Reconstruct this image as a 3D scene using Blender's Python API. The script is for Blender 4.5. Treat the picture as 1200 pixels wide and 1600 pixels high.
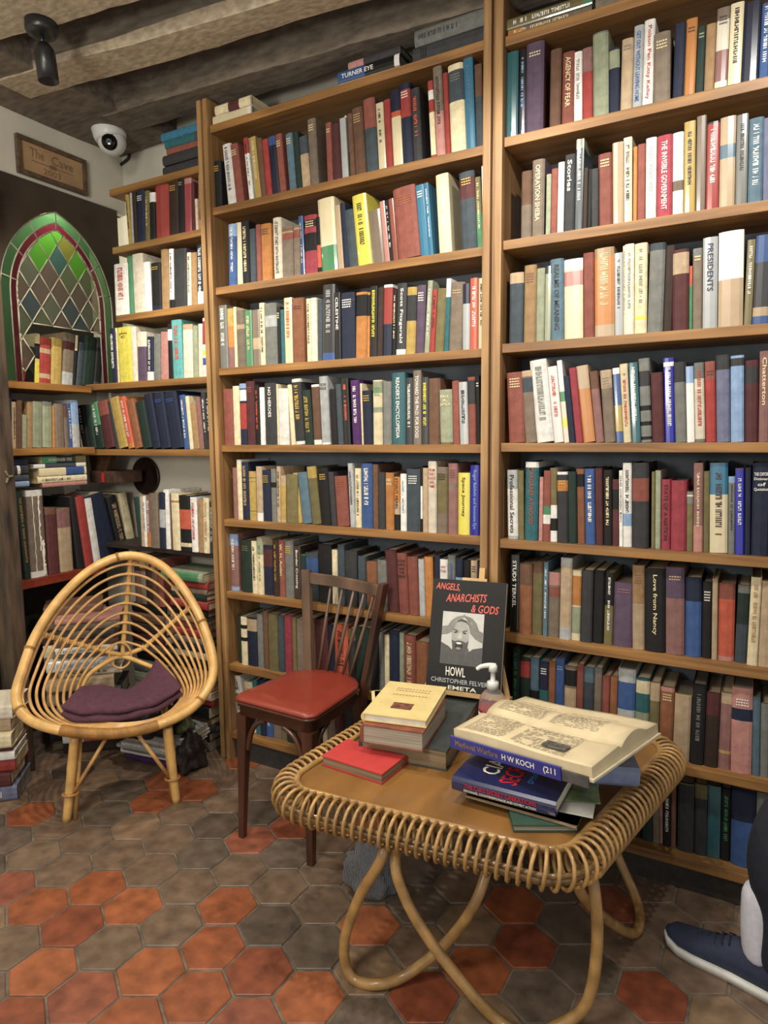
import bpy, bmesh, math, random
import numpy as np
from mathutils import Vector, Matrix
from math import sin, cos, pi, atan2, sqrt, radians
for o in list(bpy.data.objects): bpy.data.objects.remove(o)
C = bpy.context.scene.collection
SC = bpy.context.scene
rnd = random.Random(7)
# ------------------------------------------------------------------ camera
FPX, YAW, PITCH, ROLL = 1045.0, -0.5109, 0.1126, 0.009
CAM = np.array([0.0, -1.926, 1.28])
_cy, _sy, _cp, _sp = cos(YAW), sin(YAW), cos(PITCH), sin(PITCH)
_fwd = np.array([_sy*_cp, _cy*_cp, -_sp]); _rt = np.array([_cy, -_sy, 0.0]); _dn = np.cross(_fwd, _rt)
_r = cos(ROLL)*_rt + sin(ROLL)*_dn; _d = -sin(ROLL)*_rt + cos(ROLL)*_dn
ROT = np.array([_r, _d, _fwd])
cd = bpy.data.cameras.new('camera'); cam = bpy.data.objects.new('camera', cd); C.objects.link(cam)
cd.sensor_fit = 'VERTICAL'; cd.sensor_height = 36.0; cd.lens = FPX/1600*36.0; cd.clip_start = 0.02
m = Matrix.Identity(4)
for i in range(3):
    m[i][0] = _r[i]; m[i][1] = -_d[i]; m[i][2] = -_fwd[i]; m[i][3] = CAM[i]
cam.matrix_world = m
SC.camera = cam
# ------------------------------------------------------------------ light
SC.view_settings.view_transform = 'Standard'; SC.view_settings.look = 'None'
SC.view_settings.gamma = 1; SC.view_settings.use_curve_mapping = False
SC.view_settings.exposure = 0.12
w = bpy.data.worlds.new('room_light'); SC.world = w; w.use_nodes = True
w.node_tree.nodes['Background'].inputs[0].default_value = (1.0, 0.96, 0.90, 1)
w.node_tree.nodes['Background'].inputs[1].default_value = 0.66
def area(name, loc, tgt, size, power, col=(1, .92, .80)):
    l = bpy.data.lights.new(name, 'AREA'); l.shape = 'DISK'; l.size = size; l.energy = power; l.color = col
    o = bpy.data.objects.new(name, l); C.objects.link(o); o.location = loc
    o.rotation_euler = (Vector(tgt)-Vector(loc)).to_track_quat('-Z', 'Y').to_euler(); return o
def spot(name, loc, tgt, power, ang=110, r=.025, col=(1, .92, .80), blend=.6):
    l = bpy.data.lights.new(name, 'SPOT'); l.energy = power; l.color = col; l.spot_size = radians(ang); l.spot_blend = blend
    l.shadow_soft_size = r
    o = bpy.data.objects.new(name, l); C.objects.link(o); o.location = loc
    o.rotation_euler = (Vector(tgt)-Vector(loc)).to_track_quat('-Z', 'Y').to_euler(); return o
spot('spot_lamp_light', (-1.900, -.570, 2.31), (-1.95, -.42, 0), 46, 136)
spot('spot_lamp_light', (-.75, -.72, 2.42), (-.75, -.25, .8), 42, 130)
spot('spot_lamp_light', (.05, -.75, 2.42), (-.15, -.1, .9), 38, 130, col=(1, .95, .88))
area('added_fill_light', (-1.1, -2.5, 1.5), (-2.0, -.3, 2.55), .4, 15, (1, .94, .84))  # added up-light, no real lamp, brightens the beams and upper left wall
area('added_fill_light', (-.9, -2.1, 2.35), (-.9, -.2, 1.0), .5, 24)  # unseen frontal fill, strengthened to light the shelf backs
# ------------------------------------------------------------------ geometry of the place
def ray(px, py):
    return ROT.T @ np.array([(px-600)/FPX, (py-800)/FPX, 1.0])
def atY(px, py, Y): d = ray(px, py); return Vector(CAM + (Y-CAM[1])/d[1]*d)
def atX(px, py, X): d = ray(px, py); return Vector(CAM + (X-CAM[0])/d[0]*d)
def atZ(px, py, Z): d = ray(px, py); return Vector(CAM + (Z-CAM[2])/d[2]*d)
def atP(px, py, p0, n):
    d = Vector(ray(px, py)); c = Vector(CAM); return c + d*((Vector(p0)-c).dot(n)/d.dot(n))
def pj(X, Y, Z):
    q = ROT @ (np.array([X, Y, Z])-CAM); return 600+FPX*q[0]/q[2], 800+FPX*q[1]/q[2]
# ------------------------------------------------------------------ materials
def lin(c):
    return tuple((v/12.92 if v <= .04045 else ((v+.055)/1.055)**2.4) for v in c)
SAT = .94
def hx(s):
    c = tuple(int(s[i:i+2], 16)/255 for i in (0, 2, 4)); g = .3*c[0]+.59*c[1]+.11*c[2]
    return lin(tuple(g+(v-g)*SAT for v in c))
def hx_(s): return lin(tuple(int(s[i:i+2], 16)/255 for i in (0, 2, 4)))
MC = {}
def mat(name, col, rough=.6, var=.12, scale=40, bump=0.0, coat=0, metal=0, emit=0, stretch=(1, 1, 1), spec=.5, dirt=0, objvar=0):
    if name in MC: return MC[name]
    if isinstance(col, str): col = hx(col)
    M = bpy.data.materials.new(name); M.use_nodes = True; nt = M.node_tree; b = nt.nodes['Principled BSDF']
    b.inputs['Roughness'].default_value = rough; b.inputs['Metallic'].default_value = metal
    b.inputs['Specular IOR Level'].default_value = spec; b.inputs['Coat Weight'].default_value = coat
    b.inputs['Coat Roughness'].default_value = .08
    b.inputs['Base Color'].default_value = (*col, 1)
    if emit: b.inputs['Emission Color'].default_value = (*col, 1); b.inputs['Emission Strength'].default_value = emit
    if var or bump:
        tc = nt.nodes.new('ShaderNodeTexCoord'); mp = nt.nodes.new('ShaderNodeMapping'); nz = nt.nodes.new('ShaderNodeTexNoise')
        mp.inputs['Scale'].default_value = stretch; nz.inputs['Scale'].default_value = scale; nz.inputs['Detail'].default_value = 6
        nt.links.new(tc.outputs['Object'], mp.inputs[0]); nt.links.new(mp.outputs[0], nz.inputs[0])
        if var:
            cr = nt.nodes.new('ShaderNodeMapRange'); cr.inputs[1].default_value = .3; cr.inputs[2].default_value = .7
            cr.inputs[3].default_value = 1-var*1.6; cr.inputs[4].default_value = 1+var
            nt.links.new(nz.outputs['Fac'], cr.inputs[0])
            mx = nt.nodes.new('ShaderNodeVectorMath'); mx.operation = 'SCALE'; mx.inputs[0].default_value = col
            nt.links.new(cr.outputs[0], mx.inputs['Scale']); src = mx.outputs[0]
            if objvar:
                oi = nt.nodes.new('ShaderNodeObjectInfo'); r2 = nt.nodes.new('ShaderNodeMapRange')
                r2.inputs[3].default_value = 1-objvar; r2.inputs[4].default_value = 1+objvar
                nt.links.new(oi.outputs['Random'], r2.inputs[0])
                m2 = nt.nodes.new('ShaderNodeVectorMath'); m2.operation = 'SCALE'
                nt.links.new(src, m2.inputs[0]); nt.links.new(r2.outputs[0], m2.inputs['Scale']); src = m2.outputs[0]
            nt.links.new(src, b.inputs['Base Color'])
        if bump:
            bp = nt.nodes.new('ShaderNodeBump'); bp.inputs['Strength'].default_value = bump; bp.inputs['Distance'].default_value = .002
            nt.links.new(nz.outputs['Fac'], bp.inputs['Height']); nt.links.new(bp.outputs[0], b.inputs['Normal'])
    MC[name] = M; return M
def wood(name, c1, c2, axis=0, rough=.5, scale=9):
    if name in MC: return MC[name]
    M = bpy.data.materials.new(name); M.use_nodes = True; nt = M.node_tree; b = nt.nodes['Principled BSDF']
    b.inputs['Roughness'].default_value = rough
    tc = nt.nodes.new('ShaderNodeTexCoord'); mp = nt.nodes.new('ShaderNodeMapping'); st = [14, 14, 14]; st[axis] = .9
    mp.inputs['Scale'].default_value = st
    nz = nt.nodes.new('ShaderNodeTexNoise'); nz.inputs['Scale'].default_value = scale/3; nz.inputs['Detail'].default_value = 8; nz.inputs['Distortion'].default_value = .6
    cr = nt.nodes.new('ShaderNodeValToRGB'); cr.color_ramp.elements[0].color = (*hx(c1), 1); cr.color_ramp.elements[1].color = (*hx(c2), 1)
    cr.color_ramp.elements[0].position = .32; cr.color_ramp.elements[1].position = .68
    n2 = nt.nodes.new('ShaderNodeTexNoise'); n2.inputs['Scale'].default_value = 3; n2.inputs['Detail'].default_value = 4
    r2 = nt.nodes.new('ShaderNodeMapRange'); r2.inputs[1].default_value = .3; r2.inputs[2].default_value = .7; r2.inputs[3].default_value = .72; r2.inputs[4].default_value = 1.12
    mm = nt.nodes.new('ShaderNodeVectorMath'); mm.operation = 'SCALE'
    L = nt.links.new
    L(tc.outputs['Object'], mp.inputs[0]); L(mp.outputs[0], nz.inputs[0]); L(nz.outputs['Fac'], cr.inputs[0])
    L(tc.outputs['Object'], n2.inputs[0]); L(n2.outputs['Fac'], r2.inputs[0]); L(cr.outputs[0], mm.inputs[0]); L(r2.outputs[0], mm.inputs['Scale'])
    L(mm.outputs[0], b.inputs['Base Color'])
    bp = nt.nodes.new('ShaderNodeBump'); bp.inputs['Strength'].default_value = .25; bp.inputs['Distance'].default_value = .001
    L(nz.outputs['Fac'], bp.inputs['Height']); L(bp.outputs[0], b.inputs['Normal'])
    MC[name] = M; return M
# ------------------------------------------------------------------ object helpers
def link(name, me, mats=(), parent=None, smooth=False):
    o = bpy.data.objects.new(name, me); C.objects.link(o)
    for x in mats: me.materials.append(x)
    if parent: o.parent = parent
    if smooth:
        for p in me.polygons: p.use_smooth = True
    return o
def obj(name, bm, mats, parent=None, smooth=False, flip=True):
    if flip: bmesh.ops.recalc_face_normals(bm, faces=bm.faces[:])
    me = bpy.data.meshes.new(name); bm.to_mesh(me); bm.free()
    if not isinstance(mats, (list, tuple)): mats = [mats]
    return link(name, me, mats, parent, smooth)
def pymesh(name, V, F, mats, parent=None, mi=None, smooth=False):
    me = bpy.data.meshes.new(name); me.from_pydata([tuple(v) for v in V], [], F); me.update()
    if not isinstance(mats, (list, tuple)): mats = [mats]
    o = link(name, me, mats, parent, smooth)
    if mi: me.polygons.foreach_set('material_index', mi)
    return o
def thing(name, label, cat, loc=(0, 0, 0), rz=0, group=None):
    o = bpy.data.objects.new(name, None); C.objects.link(o); o.empty_display_size = .05
    o.location = loc; o.rotation_euler = (0, 0, rz); tag(o, label, cat, group); return o
def tag(o, label, cat, group=None):
    o['label'] = label; o['category'] = cat
    if group: o['group'] = group
    return o
def struct(o): o['kind'] = 'structure'; return o
def box(bm, x0, x1, y0, y1, z0, z1, bev=0, mi=0, M=None):
    vs = [bm.verts.new((x, y, z)) for x in (x0, x1) for y in (y0, y1) for z in (z0, z1)]
    fs = []
    for f in ((0, 1, 3, 2), (4, 6, 7, 5), (0, 4, 5, 1), (2, 3, 7, 6), (0, 2, 6, 4), (1, 5, 7, 3)):
        fs.append(bm.faces.new([vs[i] for i in f]))
    for f in fs: f.material_index = mi
    if bev:
        r = bmesh.ops.bevel(bm, geom=list({e for f in fs for e in f.edges}), offset=bev, segments=2, affect='EDGES', profile=.7)
        vs = list({v for f in r['faces'] for v in f.verts} | {v for v in vs if v.is_valid})
        for f in r['faces']: f.material_index = mi
    if M is not None:
        vv = set(); st = [v for v in vs if v.is_valid]
        for v in st:
            for f in v.link_faces: vv.update(f.verts)
        vv.update(st)
        for v in vv: v.co = M @ v.co
    return vs
def spline(P, n=8, closed=False):
    P = [Vector(p) for p in P]; N = len(P); out = []
    rng = range(N if closed else N-1)
    for i in rng:
        g = lambda k: P[k % N] if closed else P[max(0, min(N-1, k))]
        a, b, c, d = g(i-1), g(i), g(i+1), g(i+2)
        for j in range(n):
            t = j/n
            out.append(.5*((2*b)+(c-a)*t+(2*a-5*b+4*c-d)*t*t+(3*b-a-3*c+d)*t**3))
    if not closed: out.append(P[-1])
    return out
def tube(bm, P, r, n=8, closed=False, mi=0, flat=1.0, up=None):
    P = [Vector(p) for p in P]; N = len(P); rings = []; prev = None
    for i, p in enumerate(P):
        if closed: t = (P[(i+1) % N]-P[i-1])
        else: t = (P[min(N-1, i+1)]-P[max(0, i-1)])
        t = t.normalized() if t.length > 1e-9 else Vector((0, 0, 1))
        if prev is None:
            a = up or (Vector((0, 0, 1)) if abs(t.z) < .9 else Vector((1, 0, 0)))
            prev = (a - t*a.dot(t)).normalized()
        else: prev = (prev - t*prev.dot(t)).normalized()
        b = t.cross(prev); rr = r(i/(N-1)) if callable(r) else r
        rings.append([bm.verts.new(p+(prev*cos(2*pi*k/n)+b*sin(2*pi*k/n)*flat)*rr) for k in range(n)])
    for i in range(N if closed else N-1):
        A, B = rings[i], rings[(i+1) % N]
        off = 0
        if closed and i == N-1:
            off = min(range(n), key=lambda s: (A[0].co-B[s].co).length)
        for k in range(n):
            f = bm.faces.new((A[k], A[(k+1) % n], B[(k+1+off) % n], B[(k+off) % n])); f.material_index = mi; f.smooth = True
    if not closed:
        for R_ in (rings[0][::-1], rings[-1]):
            f = bm.faces.new(R_); f.material_index = mi
def lathe(bm, prof, c=(0, 0, 0), n=24, mi=0, M=None):
    rings = []
    for r, z in prof:
        ring = []
        for k in range(n):
            v = Vector((r*cos(2*pi*k/n), r*sin(2*pi*k/n), z))
            if M is not None: v = M @ v
            ring.append(bm.verts.new(v+Vector(c)))
        rings.append(ring)
    for A, B in zip(rings, rings[1:]):
        for k in range(n):
            f = bm.faces.new((A[k], A[(k+1) % n], B[(k+1) % n], B[k])); f.material_index = mi; f.smooth = True
    f = bm.faces.new(rings[0][::-1]); f.material_index = mi
    f = bm.faces.new(rings[-1]); f.material_index = mi
TC = {}
def textgeo(s):
    """flat letter outlines, normalised to width 1 and height 1 (verts, faces)"""
    if s in TC: return TC[s]
    cu = bpy.data.curves.new('t', 'FONT'); cu.body = s; cu.resolution_u = 2; cu.offset = .012
    ob = bpy.data.objects.new('t', cu); me = bpy.data.meshes.new_from_object(ob)
    V = [v.co.copy() for v in me.vertices]; F = [tuple(p.vertices) for p in me.polygons]
    bpy.data.objects.remove(ob); bpy.data.curves.remove(cu); bpy.data.meshes.remove(me)
    x0 = min(v.x for v in V); x1 = max(v.x for v in V); y0 = min(v.y for v in V); y1 = max(v.y for v in V)
    TC[s] = ([((v.x-x0)/(x1-x0), (v.y-y0)/(y1-y0)) for v in V], F, (x1-x0)/(y1-y0)); return TC[s]
def put_text(V, F, s, org, ux, uy, wid, hei, lift=None):
    """letters laid from org along ux (length wid) and uy (height hei)"""
    tv, tf, asp = textgeo(s); n = len(V); ux = Vector(ux); uy = Vector(uy); org = Vector(org)
    V += [org+ux*(a*wid)+uy*(b*hei) for a, b in tv]; F += [tuple(i+n for i in f) for f in tf]
# ------------------------------------------------------------------ room
plaster = mat('old_plaster', 'c9c4b4', .85, .10, 3.5, .5)
struct(obj('wall_back', (lambda b: (box(b, -2.9, 1.2, .215, .35, 0, 2.75), b)[1])(bmesh.new()), plaster))
b = bmesh.new()
box(b, -2.95, -2.5, -3.2, .215, 2.26, 2.75)
box(b, -2.95, -2.5, -3.2, -.50, 0, 2.26)
box(b, -2.95, -2.76, -.50, .215, 0, 2.26)
struct(obj('wall_left', b, plaster))
b = bmesh.new(); box(b, -2.95, 1.2, -3.2, .35, 2.66, 2.8)
struct(obj('ceiling', b, mat('ceiling_board', '7d705e', .9, .25, 6, .5)))
# beams
beamm = mat('weathered_beam_lit_underside', 'ab9c84', .95, .22, 55, .8, stretch=(.6, 1.2, 1.2)); beams_ = mat('weathered_beam_shaded_side', '71675a', .95, .26, 40, .8, stretch=(.4, 1.2, 1.2))  # wood colours with lamp light put into undersides and shade into sides
import mathutils.noise as _N
def beam(name, label, pts, z0, z1, seed):
    """pts: near edge and far edge polyline; rough hewn box"""
    V = []; F = []; n = 60
    (ax, ay), (bx, by), (cx_, cy_), (dx, dy) = pts     # near-left, near-right, far-right, far-left
    for i in range(n+1):
        t = i/n; nx, ny = ax+(bx-ax)*t, ay+(by-ay)*t; fx, fy = dx+(cx_-dx)*t, dy+(cy_-dy)*t
        jj = [_N.noise(Vector((t*9, seed*3.1, q*2.7)))*1.1 + _N.noise(Vector((t*40, seed*3.1, q*2.7)))*.45 for q in range(12)]; ji = iter(jj); j = lambda s: next(ji)*s*1.3
        V += [(nx, ny+j(.006), z1), (nx, ny+j(.008), z0+.03+j(.008)), (nx, ny+.012+j(.008), z0+j(.004)), (nx*.5+fx*.5, (ny+fy)/2, z0+j(.005)),
              (fx, fy-.012+j(.008), z0+j(.004)), (fx, fy+j(.008), z0+.03+j(.008)), (fx, fy+j(.006), z1)]
    k = 7
    for i in range(n):
        for q in range(k-1): F.append((i*k+q, (i+1)*k+q, (i+1)*k+q+1, i*k+q+1))
    F.append(tuple(range(k-1, -1, -1))); F.append(tuple(n*k+q for q in range(k)))
    MI_ = []
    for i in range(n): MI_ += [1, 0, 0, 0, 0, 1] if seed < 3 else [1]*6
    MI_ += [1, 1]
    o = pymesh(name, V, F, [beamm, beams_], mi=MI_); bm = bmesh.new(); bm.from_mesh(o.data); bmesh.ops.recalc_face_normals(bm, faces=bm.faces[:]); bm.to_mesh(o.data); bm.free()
    struct(o); tag(o, label, 'beam'); return o
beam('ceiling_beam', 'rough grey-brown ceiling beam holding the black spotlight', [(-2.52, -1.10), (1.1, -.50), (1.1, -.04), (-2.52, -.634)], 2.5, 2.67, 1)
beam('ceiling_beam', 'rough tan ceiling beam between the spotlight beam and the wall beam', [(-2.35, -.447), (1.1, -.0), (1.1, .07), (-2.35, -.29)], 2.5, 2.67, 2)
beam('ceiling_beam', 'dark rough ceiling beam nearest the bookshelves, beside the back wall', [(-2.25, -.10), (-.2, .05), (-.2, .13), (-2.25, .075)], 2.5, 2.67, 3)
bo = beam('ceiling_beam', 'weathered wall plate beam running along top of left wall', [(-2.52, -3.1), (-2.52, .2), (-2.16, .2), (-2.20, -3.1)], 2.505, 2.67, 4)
# hexagonal terracotta floor
RX = .0875; ANG = radians(28.8)
e1 = Vector((cos(ANG), sin(ANG), 0)); e2 = Vector((-sin(ANG), cos(ANG), 0))
org = atZ(405, 1515, 0)
orange_px = [(20,1275),(60,1265),(130,1235),(20,1360),(40,1365),(145,1352),(40,1440),(165,1385),(190,1425),(90,1435),(60,1490),(100,1480),(30,1560),(60,1575),(180,1575),(300,1590),
             (330,1480),(405,1512),(390,1565),(500,1535),(480,1590),(455,1285),(420,1300),(370,1275),(850,1500),(760,1550),(1010,1545),(600,1420),(680,1580),(540,1330),(30,1600),(130,1590),(240,1590)]
oseed = [atZ(x, y, 0) for x, y in orange_px]
tcols = ['93502f', '9c5834', '85452c', '8c4e38', '705b49', '7a6450', '645649', '735d4b', '836a51', '5b4d42']
tm = [mat('floor_tile_%d' % i, c, .45, .26, 20, .6) for i, c in enumerate(tcols)]
for q in tm: q.name = 'terracotta_tile'
V = []; F = []; MI = []
r_ = random.Random(3)
for i in range(-16, 30):
    for j in range(-22, 22):
        c = org + e1*(1.5*RX*i) + e2*(sqrt(3)*RX*(j+.5*(i % 2)))
        if c.x < -2.85 or c.x > 1.15 or c.y < -2.7 or c.y > .3: continue
        dmin = min((c-s).length for s in oseed)
        warm = dmin < .075 or (c.y < -1.25 and r_.random() < .75) or (r_.random() < .05)
        mi = r_.choice((0, 0, 1, 2, 3)) if warm else r_.choice((4, 5, 6, 7, 7, 8, 9))
        n = len(V); zt = r_.uniform(-.0012, .0004)
        R0 = RX*r_.uniform(.945, .965)
        top = []
        for ring, zz in ((R0, -.012), (R0, zt-.0022), (R0*.965, zt)):
            for k in range(6):
                for s in range(2):
                    a = pi/3*k+s*pi/6; rr = ring*(1 if s == 0 else .872)
                    V.append(c+e1*(rr*cos(a))+e2*(rr*sin(a))+Vector((0, 0, zz)))
        for q in range(2):
            for k in range(12): F.append((n+q*12+k, n+q*12+(k+1) % 12, n+(q+1)*12+(k+1) % 12, n+(q+1)*12+k)); MI.append(mi)
        F.append(tuple(n+24+k for k in range(12))); MI.append(mi)
n = len(V); V += [(-2.95, -3.2, -.004), (1.2, -3.2, -.004), (1.2, .35, -.004), (-2.95, .35, -.004)]; F.append((n, n+1, n+2, n+3)); MI.append(len(tm))
struct(pymesh('floor', V, F, tm+[mat('floor_grout', '6e6456', .9, .3, 30, .6)], mi=MI))
# ------------------------------------------------------------------ bookcases
XL, XM0, XM1, XR0, XR1 = -1.838, -1.787, -.738, -.677, .125
TH = .026
honey = wood('honey_wood', '74502c', 'a3753c', 0)
honeyz = wood('honey_wood_upright', '765230', 'a07848', 2)
honeyl = wood('worn_wood_moulding', '86623a', 'b48c58', 2)
bc = thing('bookcase', 'tall honey-brown wooden bookcase with two bays against the back wall', 'bookcase')
DEP = .20
def up(x0, x1, y0=.0, y1=DEP, z0=0, z1=2.49, mt=None, name='upright', par=bc):
    b = bmesh.new(); box(b, x0, x1, y0, y1, z0, z1, .0015); return obj(name, b, mt or honeyz, par)
up(XL, XM0, .004); up(XM1, XR0, .004, z1=2.52); up(XR1, XR1+.045)
for x0, x1 in ((XL, XL+.022), (XM0-.022, XM0), (XM1, XM1+.026), (XR0-.026, XR0)):
    b = bmesh.new(); box(b, x0+.001, x1-.001, -.012, .0035, 0, 2.49 if x0 < -1 else 2.52, .004); obj('moulding', b, honeyl, bc)
zM = [2.373, 2.089, 1.806, 1.513, 1.227, .943, .660, .368, .090]
zR = [2.364, 2.096, 1.813, 1.521, 1.231, .940, .648, .346, .075]
def shelf(x0, x1, z, mt=honey, par=bc, y0=0.0, y1=DEP, name='shelf'):
    b = bmesh.new(); box(b, x0+.0005, x1-.0005, y0, y1-.004, z, z+TH, .002); return obj(name, b, mt, par)
for z in zM: shelf(XM0, XM1, z)
for z in zR: shelf(XR0, XR1, z)
backm = mat('grey_blue_back_panel', '6c757e', .8, .3, 5, .2)
for x0, x1 in ((XM0, XM1), (XR0, XR1)):
    b = bmesh.new(); box(b, x0, x1, DEP-.004, DEP+.008, 0, 2.33); obj('back_panel', b, backm, bc)
    b = bmesh.new(); box(b, x0+.001, x1-.001, .02, .035, 0, .088 if x0 < -1 else .073); obj('plinth', b, mat('dark_plinth', '35322e', .8, .2), bc)
# alcove shelves
XA0 = -2.335
zA = [2.250, 2.026, 1.757, 1.487, 1.210]
ab = thing('corner_shelves', 'narrow run of short wooden shelves between tall bookcase and left wall', 'shelves')
for k, z in enumerate(zA):
    x0 = XA0 if k < 3 else -2.60
    b = bmesh.new(); box(b, x0, XL-.001, 0, DEP, z, z+TH, .004); obj('shelf', b, honey, ab)
b = bmesh.new(); box(b, -2.6, XL-.001, .02, DEP, .806, .824, .002); obj('shelf', b, mat('dark_shelf', '2a211a', .6, .2), ab)
for x in (-2.12,):
    b = bmesh.new()
    vs = [(x-.05, .19, 1.21), (x-.02, .19, 1.02), (x+.0, .02, 1.21)]
# ------------------------------------------------------------------ palette
PAL = {'k': ('black', '1b1b1d'), 'ch': ('charcoal', '37383b'), 'gy': ('grey', '74766f'), 'lg': ('pale grey', 'a9aeae'), 'w': ('white', 'e2e0d8'),
 'cr': ('cream', 'ddcc9c'), 'iv': ('ivory', 'd8cdb4'), 'bg': ('beige', 'b89b74'), 'tn': ('tan', 'a47c4a'), 'br': ('brown', '6f4a33'), 'db': ('dark brown', '3b2820'),
 'tb': ('taupe', '7c6b58'), 'ol': ('olive', '73693a'), 'dg': ('dark green', '1f352c'), 'gr': ('green', '3f8a58'), 'sg': ('sage green', '939c7a'), 'tl': ('teal', '22666f'),
 'nv': ('navy', '1d2743'), 'bl': ('blue', '31579c'), 'rb': ('bright blue', '1c20c0'), 'lb': ('light blue', '7fa3d2'), 'sb': ('steel blue', '527388'), 'sl': ('slate', '3d4a54'),
 'rd': ('red', 'b2342d'), 'cm': ('crimson', 'b03444'), 'mr': ('maroon', '5e2a2b'), 'bk': ('brick red', '96493a'), 'pk': ('salmon pink', 'c07c72'), 'du': ('dusty rose', '92605a'),
 'or': ('orange', 'c9782c'), 'vo': ('vermilion', 'd85434'), 'yl': ('yellow', 'e4d535'), 'mu': ('mustard', 'b8973c'), 'pu': ('purple', '4e2166'), 'lv': ('plum', '5d4862'),
 'tq': ('turquoise', '4fa9a9'), 'cp': ('copper brown', '94552f'), 'sv': ('slate violet', '6a6f92'), 'gd': ('gold', 'c9a24a'), 'cv': ('cyan blue', '2b78a0')}
def bmat(c, gloss):
    n, h = PAL[c]; v_ = [int(h[i:i+2], 16) for i in (0, 2, 4)]; g_ = .3*v_[0]+.59*v_[1]+.11*v_[2]; h = ''.join('%02x' % int(round((g_+(q-g_)*.78)*.95)) for q in v_)
    if gloss: return mat('glossy_jacket_'+n.replace(' ', '_'), h, .28, .05, 30, 0.05, coat=.8, objvar=.08)
    return mat('book_cloth_'+n.replace(' ', '_'), h, .68, .12, 60, .15, spec=.3, objvar=.13)
pagem = mat('page_edges', 'c2b18e', .9, .22, 8, .3, stretch=(1, 1, 30))
pagem2 = mat('grey_page_edges', '8d8371', .9, .25, 8, .3)
def inkm(c): return mat('ink_'+PAL[c][0].replace(' ', '_'), PAL[c][1], .5, 0)
def book_mesh(t, h, d, bands, c, gloss, wrap, rnd_, bt=.0026):
    """U-shaped cover: rounded spine at y=0 (bulging to -y), boards running back to y=d"""
    bul = min(.006, t*(.16 if not gloss else .10))
    n = 5; outer = [(t, d)]
    hinge = min(.006, d*.05)
    sp = [(t, hinge*.6)]+[(t/2+t/2*cos(pi*k/(n-1))*.97, -bul*sin(pi*k/(n-1))) for k in range(n)]+[(0, hinge*.6)]
    prof = [(t, d)]+sp+[(0, d), (bt, d), (bt, .004), (t-bt, .004), (t-bt, d)]
    zs = {0.0, h}; lv = []
    for (bc_, a, b_) in bands: zs.add(h*(1-a)); zs.add(h*(1-b_))
    zs = sorted(zs); names = [c]
    for bb in bands:
        if bb[0] not in names: names.append(bb[0])
    V = []; F = []; MI = []; m_ = len(prof)
    for z in zs: V += [(x, y, z) for x, y in prof]
    for i in range(len(zs)-1):
        zm = (zs[i]+zs[i+1])/2; mi = 0; wr = False
        for (bc_, a, b_) in bands:
            if h*(1-b_) <= zm <= h*(1-a): mi = names.index(bc_); wr = wrap or bc_ in ('w',)
        for k in range(m_):
            F.append((i*m_+k, i*m_+(k+1) % m_, (i+1)*m_+(k+1) % m_, (i+1)*m_+k))
            MI.append(mi if (1 <= k <= 6 or (wr and k <= 7)) else 0)
    def cap(base, rev):
        q = [base+i for i in range(m_)]
        # left board, spine, right board strips
        L = [[q[0], q[1], q[11-0] if False else q[m_-2], q[m_-1]], [q[1]]+q[2:7]+[q[7], q[m_-3], q[m_-2]], [q[7], q[8], q[9], q[m_-3]]]
        for f in L: F.append(tuple(f[::-1] if rev else f)); MI.append(0)
    cap(0, True); cap((len(zs)-1)*m_, False)
    return V, F, MI, names, bul
def marks(V, F, kind, t, h, bul, R_):
    y = -bul-.0009
    def q(x0, x1, z0, z1):
        n = len(V); V.extend([(x0, y, z0), (x1, y, z0), (x1, y, z1), (x0, y, z1)]); F.append((n, n+1, n+2, n+3))
    if kind == 'm':      # stacked lines of tiny worn letters
        z = h*R_.uniform(.86, .9)
        for _ in range(R_.randint(2, 4)):
            x = t*.2; e = t*.8
            while x < e:
                w_ = t*R_.uniform(.06, .12); q(x, min(x+w_, e), z, z+.0035); x += w_+t*.04
            z -= .0075
    else:                # worn vertical lettering
        a = h*R_.uniform(.05, .12); e = h*R_.uniform(.6, .8); z = h-a; hh = t*R_.uniform(.26, .42); x0 = t*.5-hh/2
        while z > h-e:
            l = R_.uniform(.002, .0048)
            if R_.random() < .14: z -= .005; continue
            if R_.random() < .5: q(x0, x0+hh, z-l, z-l*.35)
            else: q(x0, x0+hh, z-l, z-l*.7); q(x0+(0 if R_.random() < .5 else hh*.7), x0+hh*(.3 if R_.random() < .5 else 1), z-l*.7, z)
            z -= l+.0012
BOOKS = []
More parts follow.
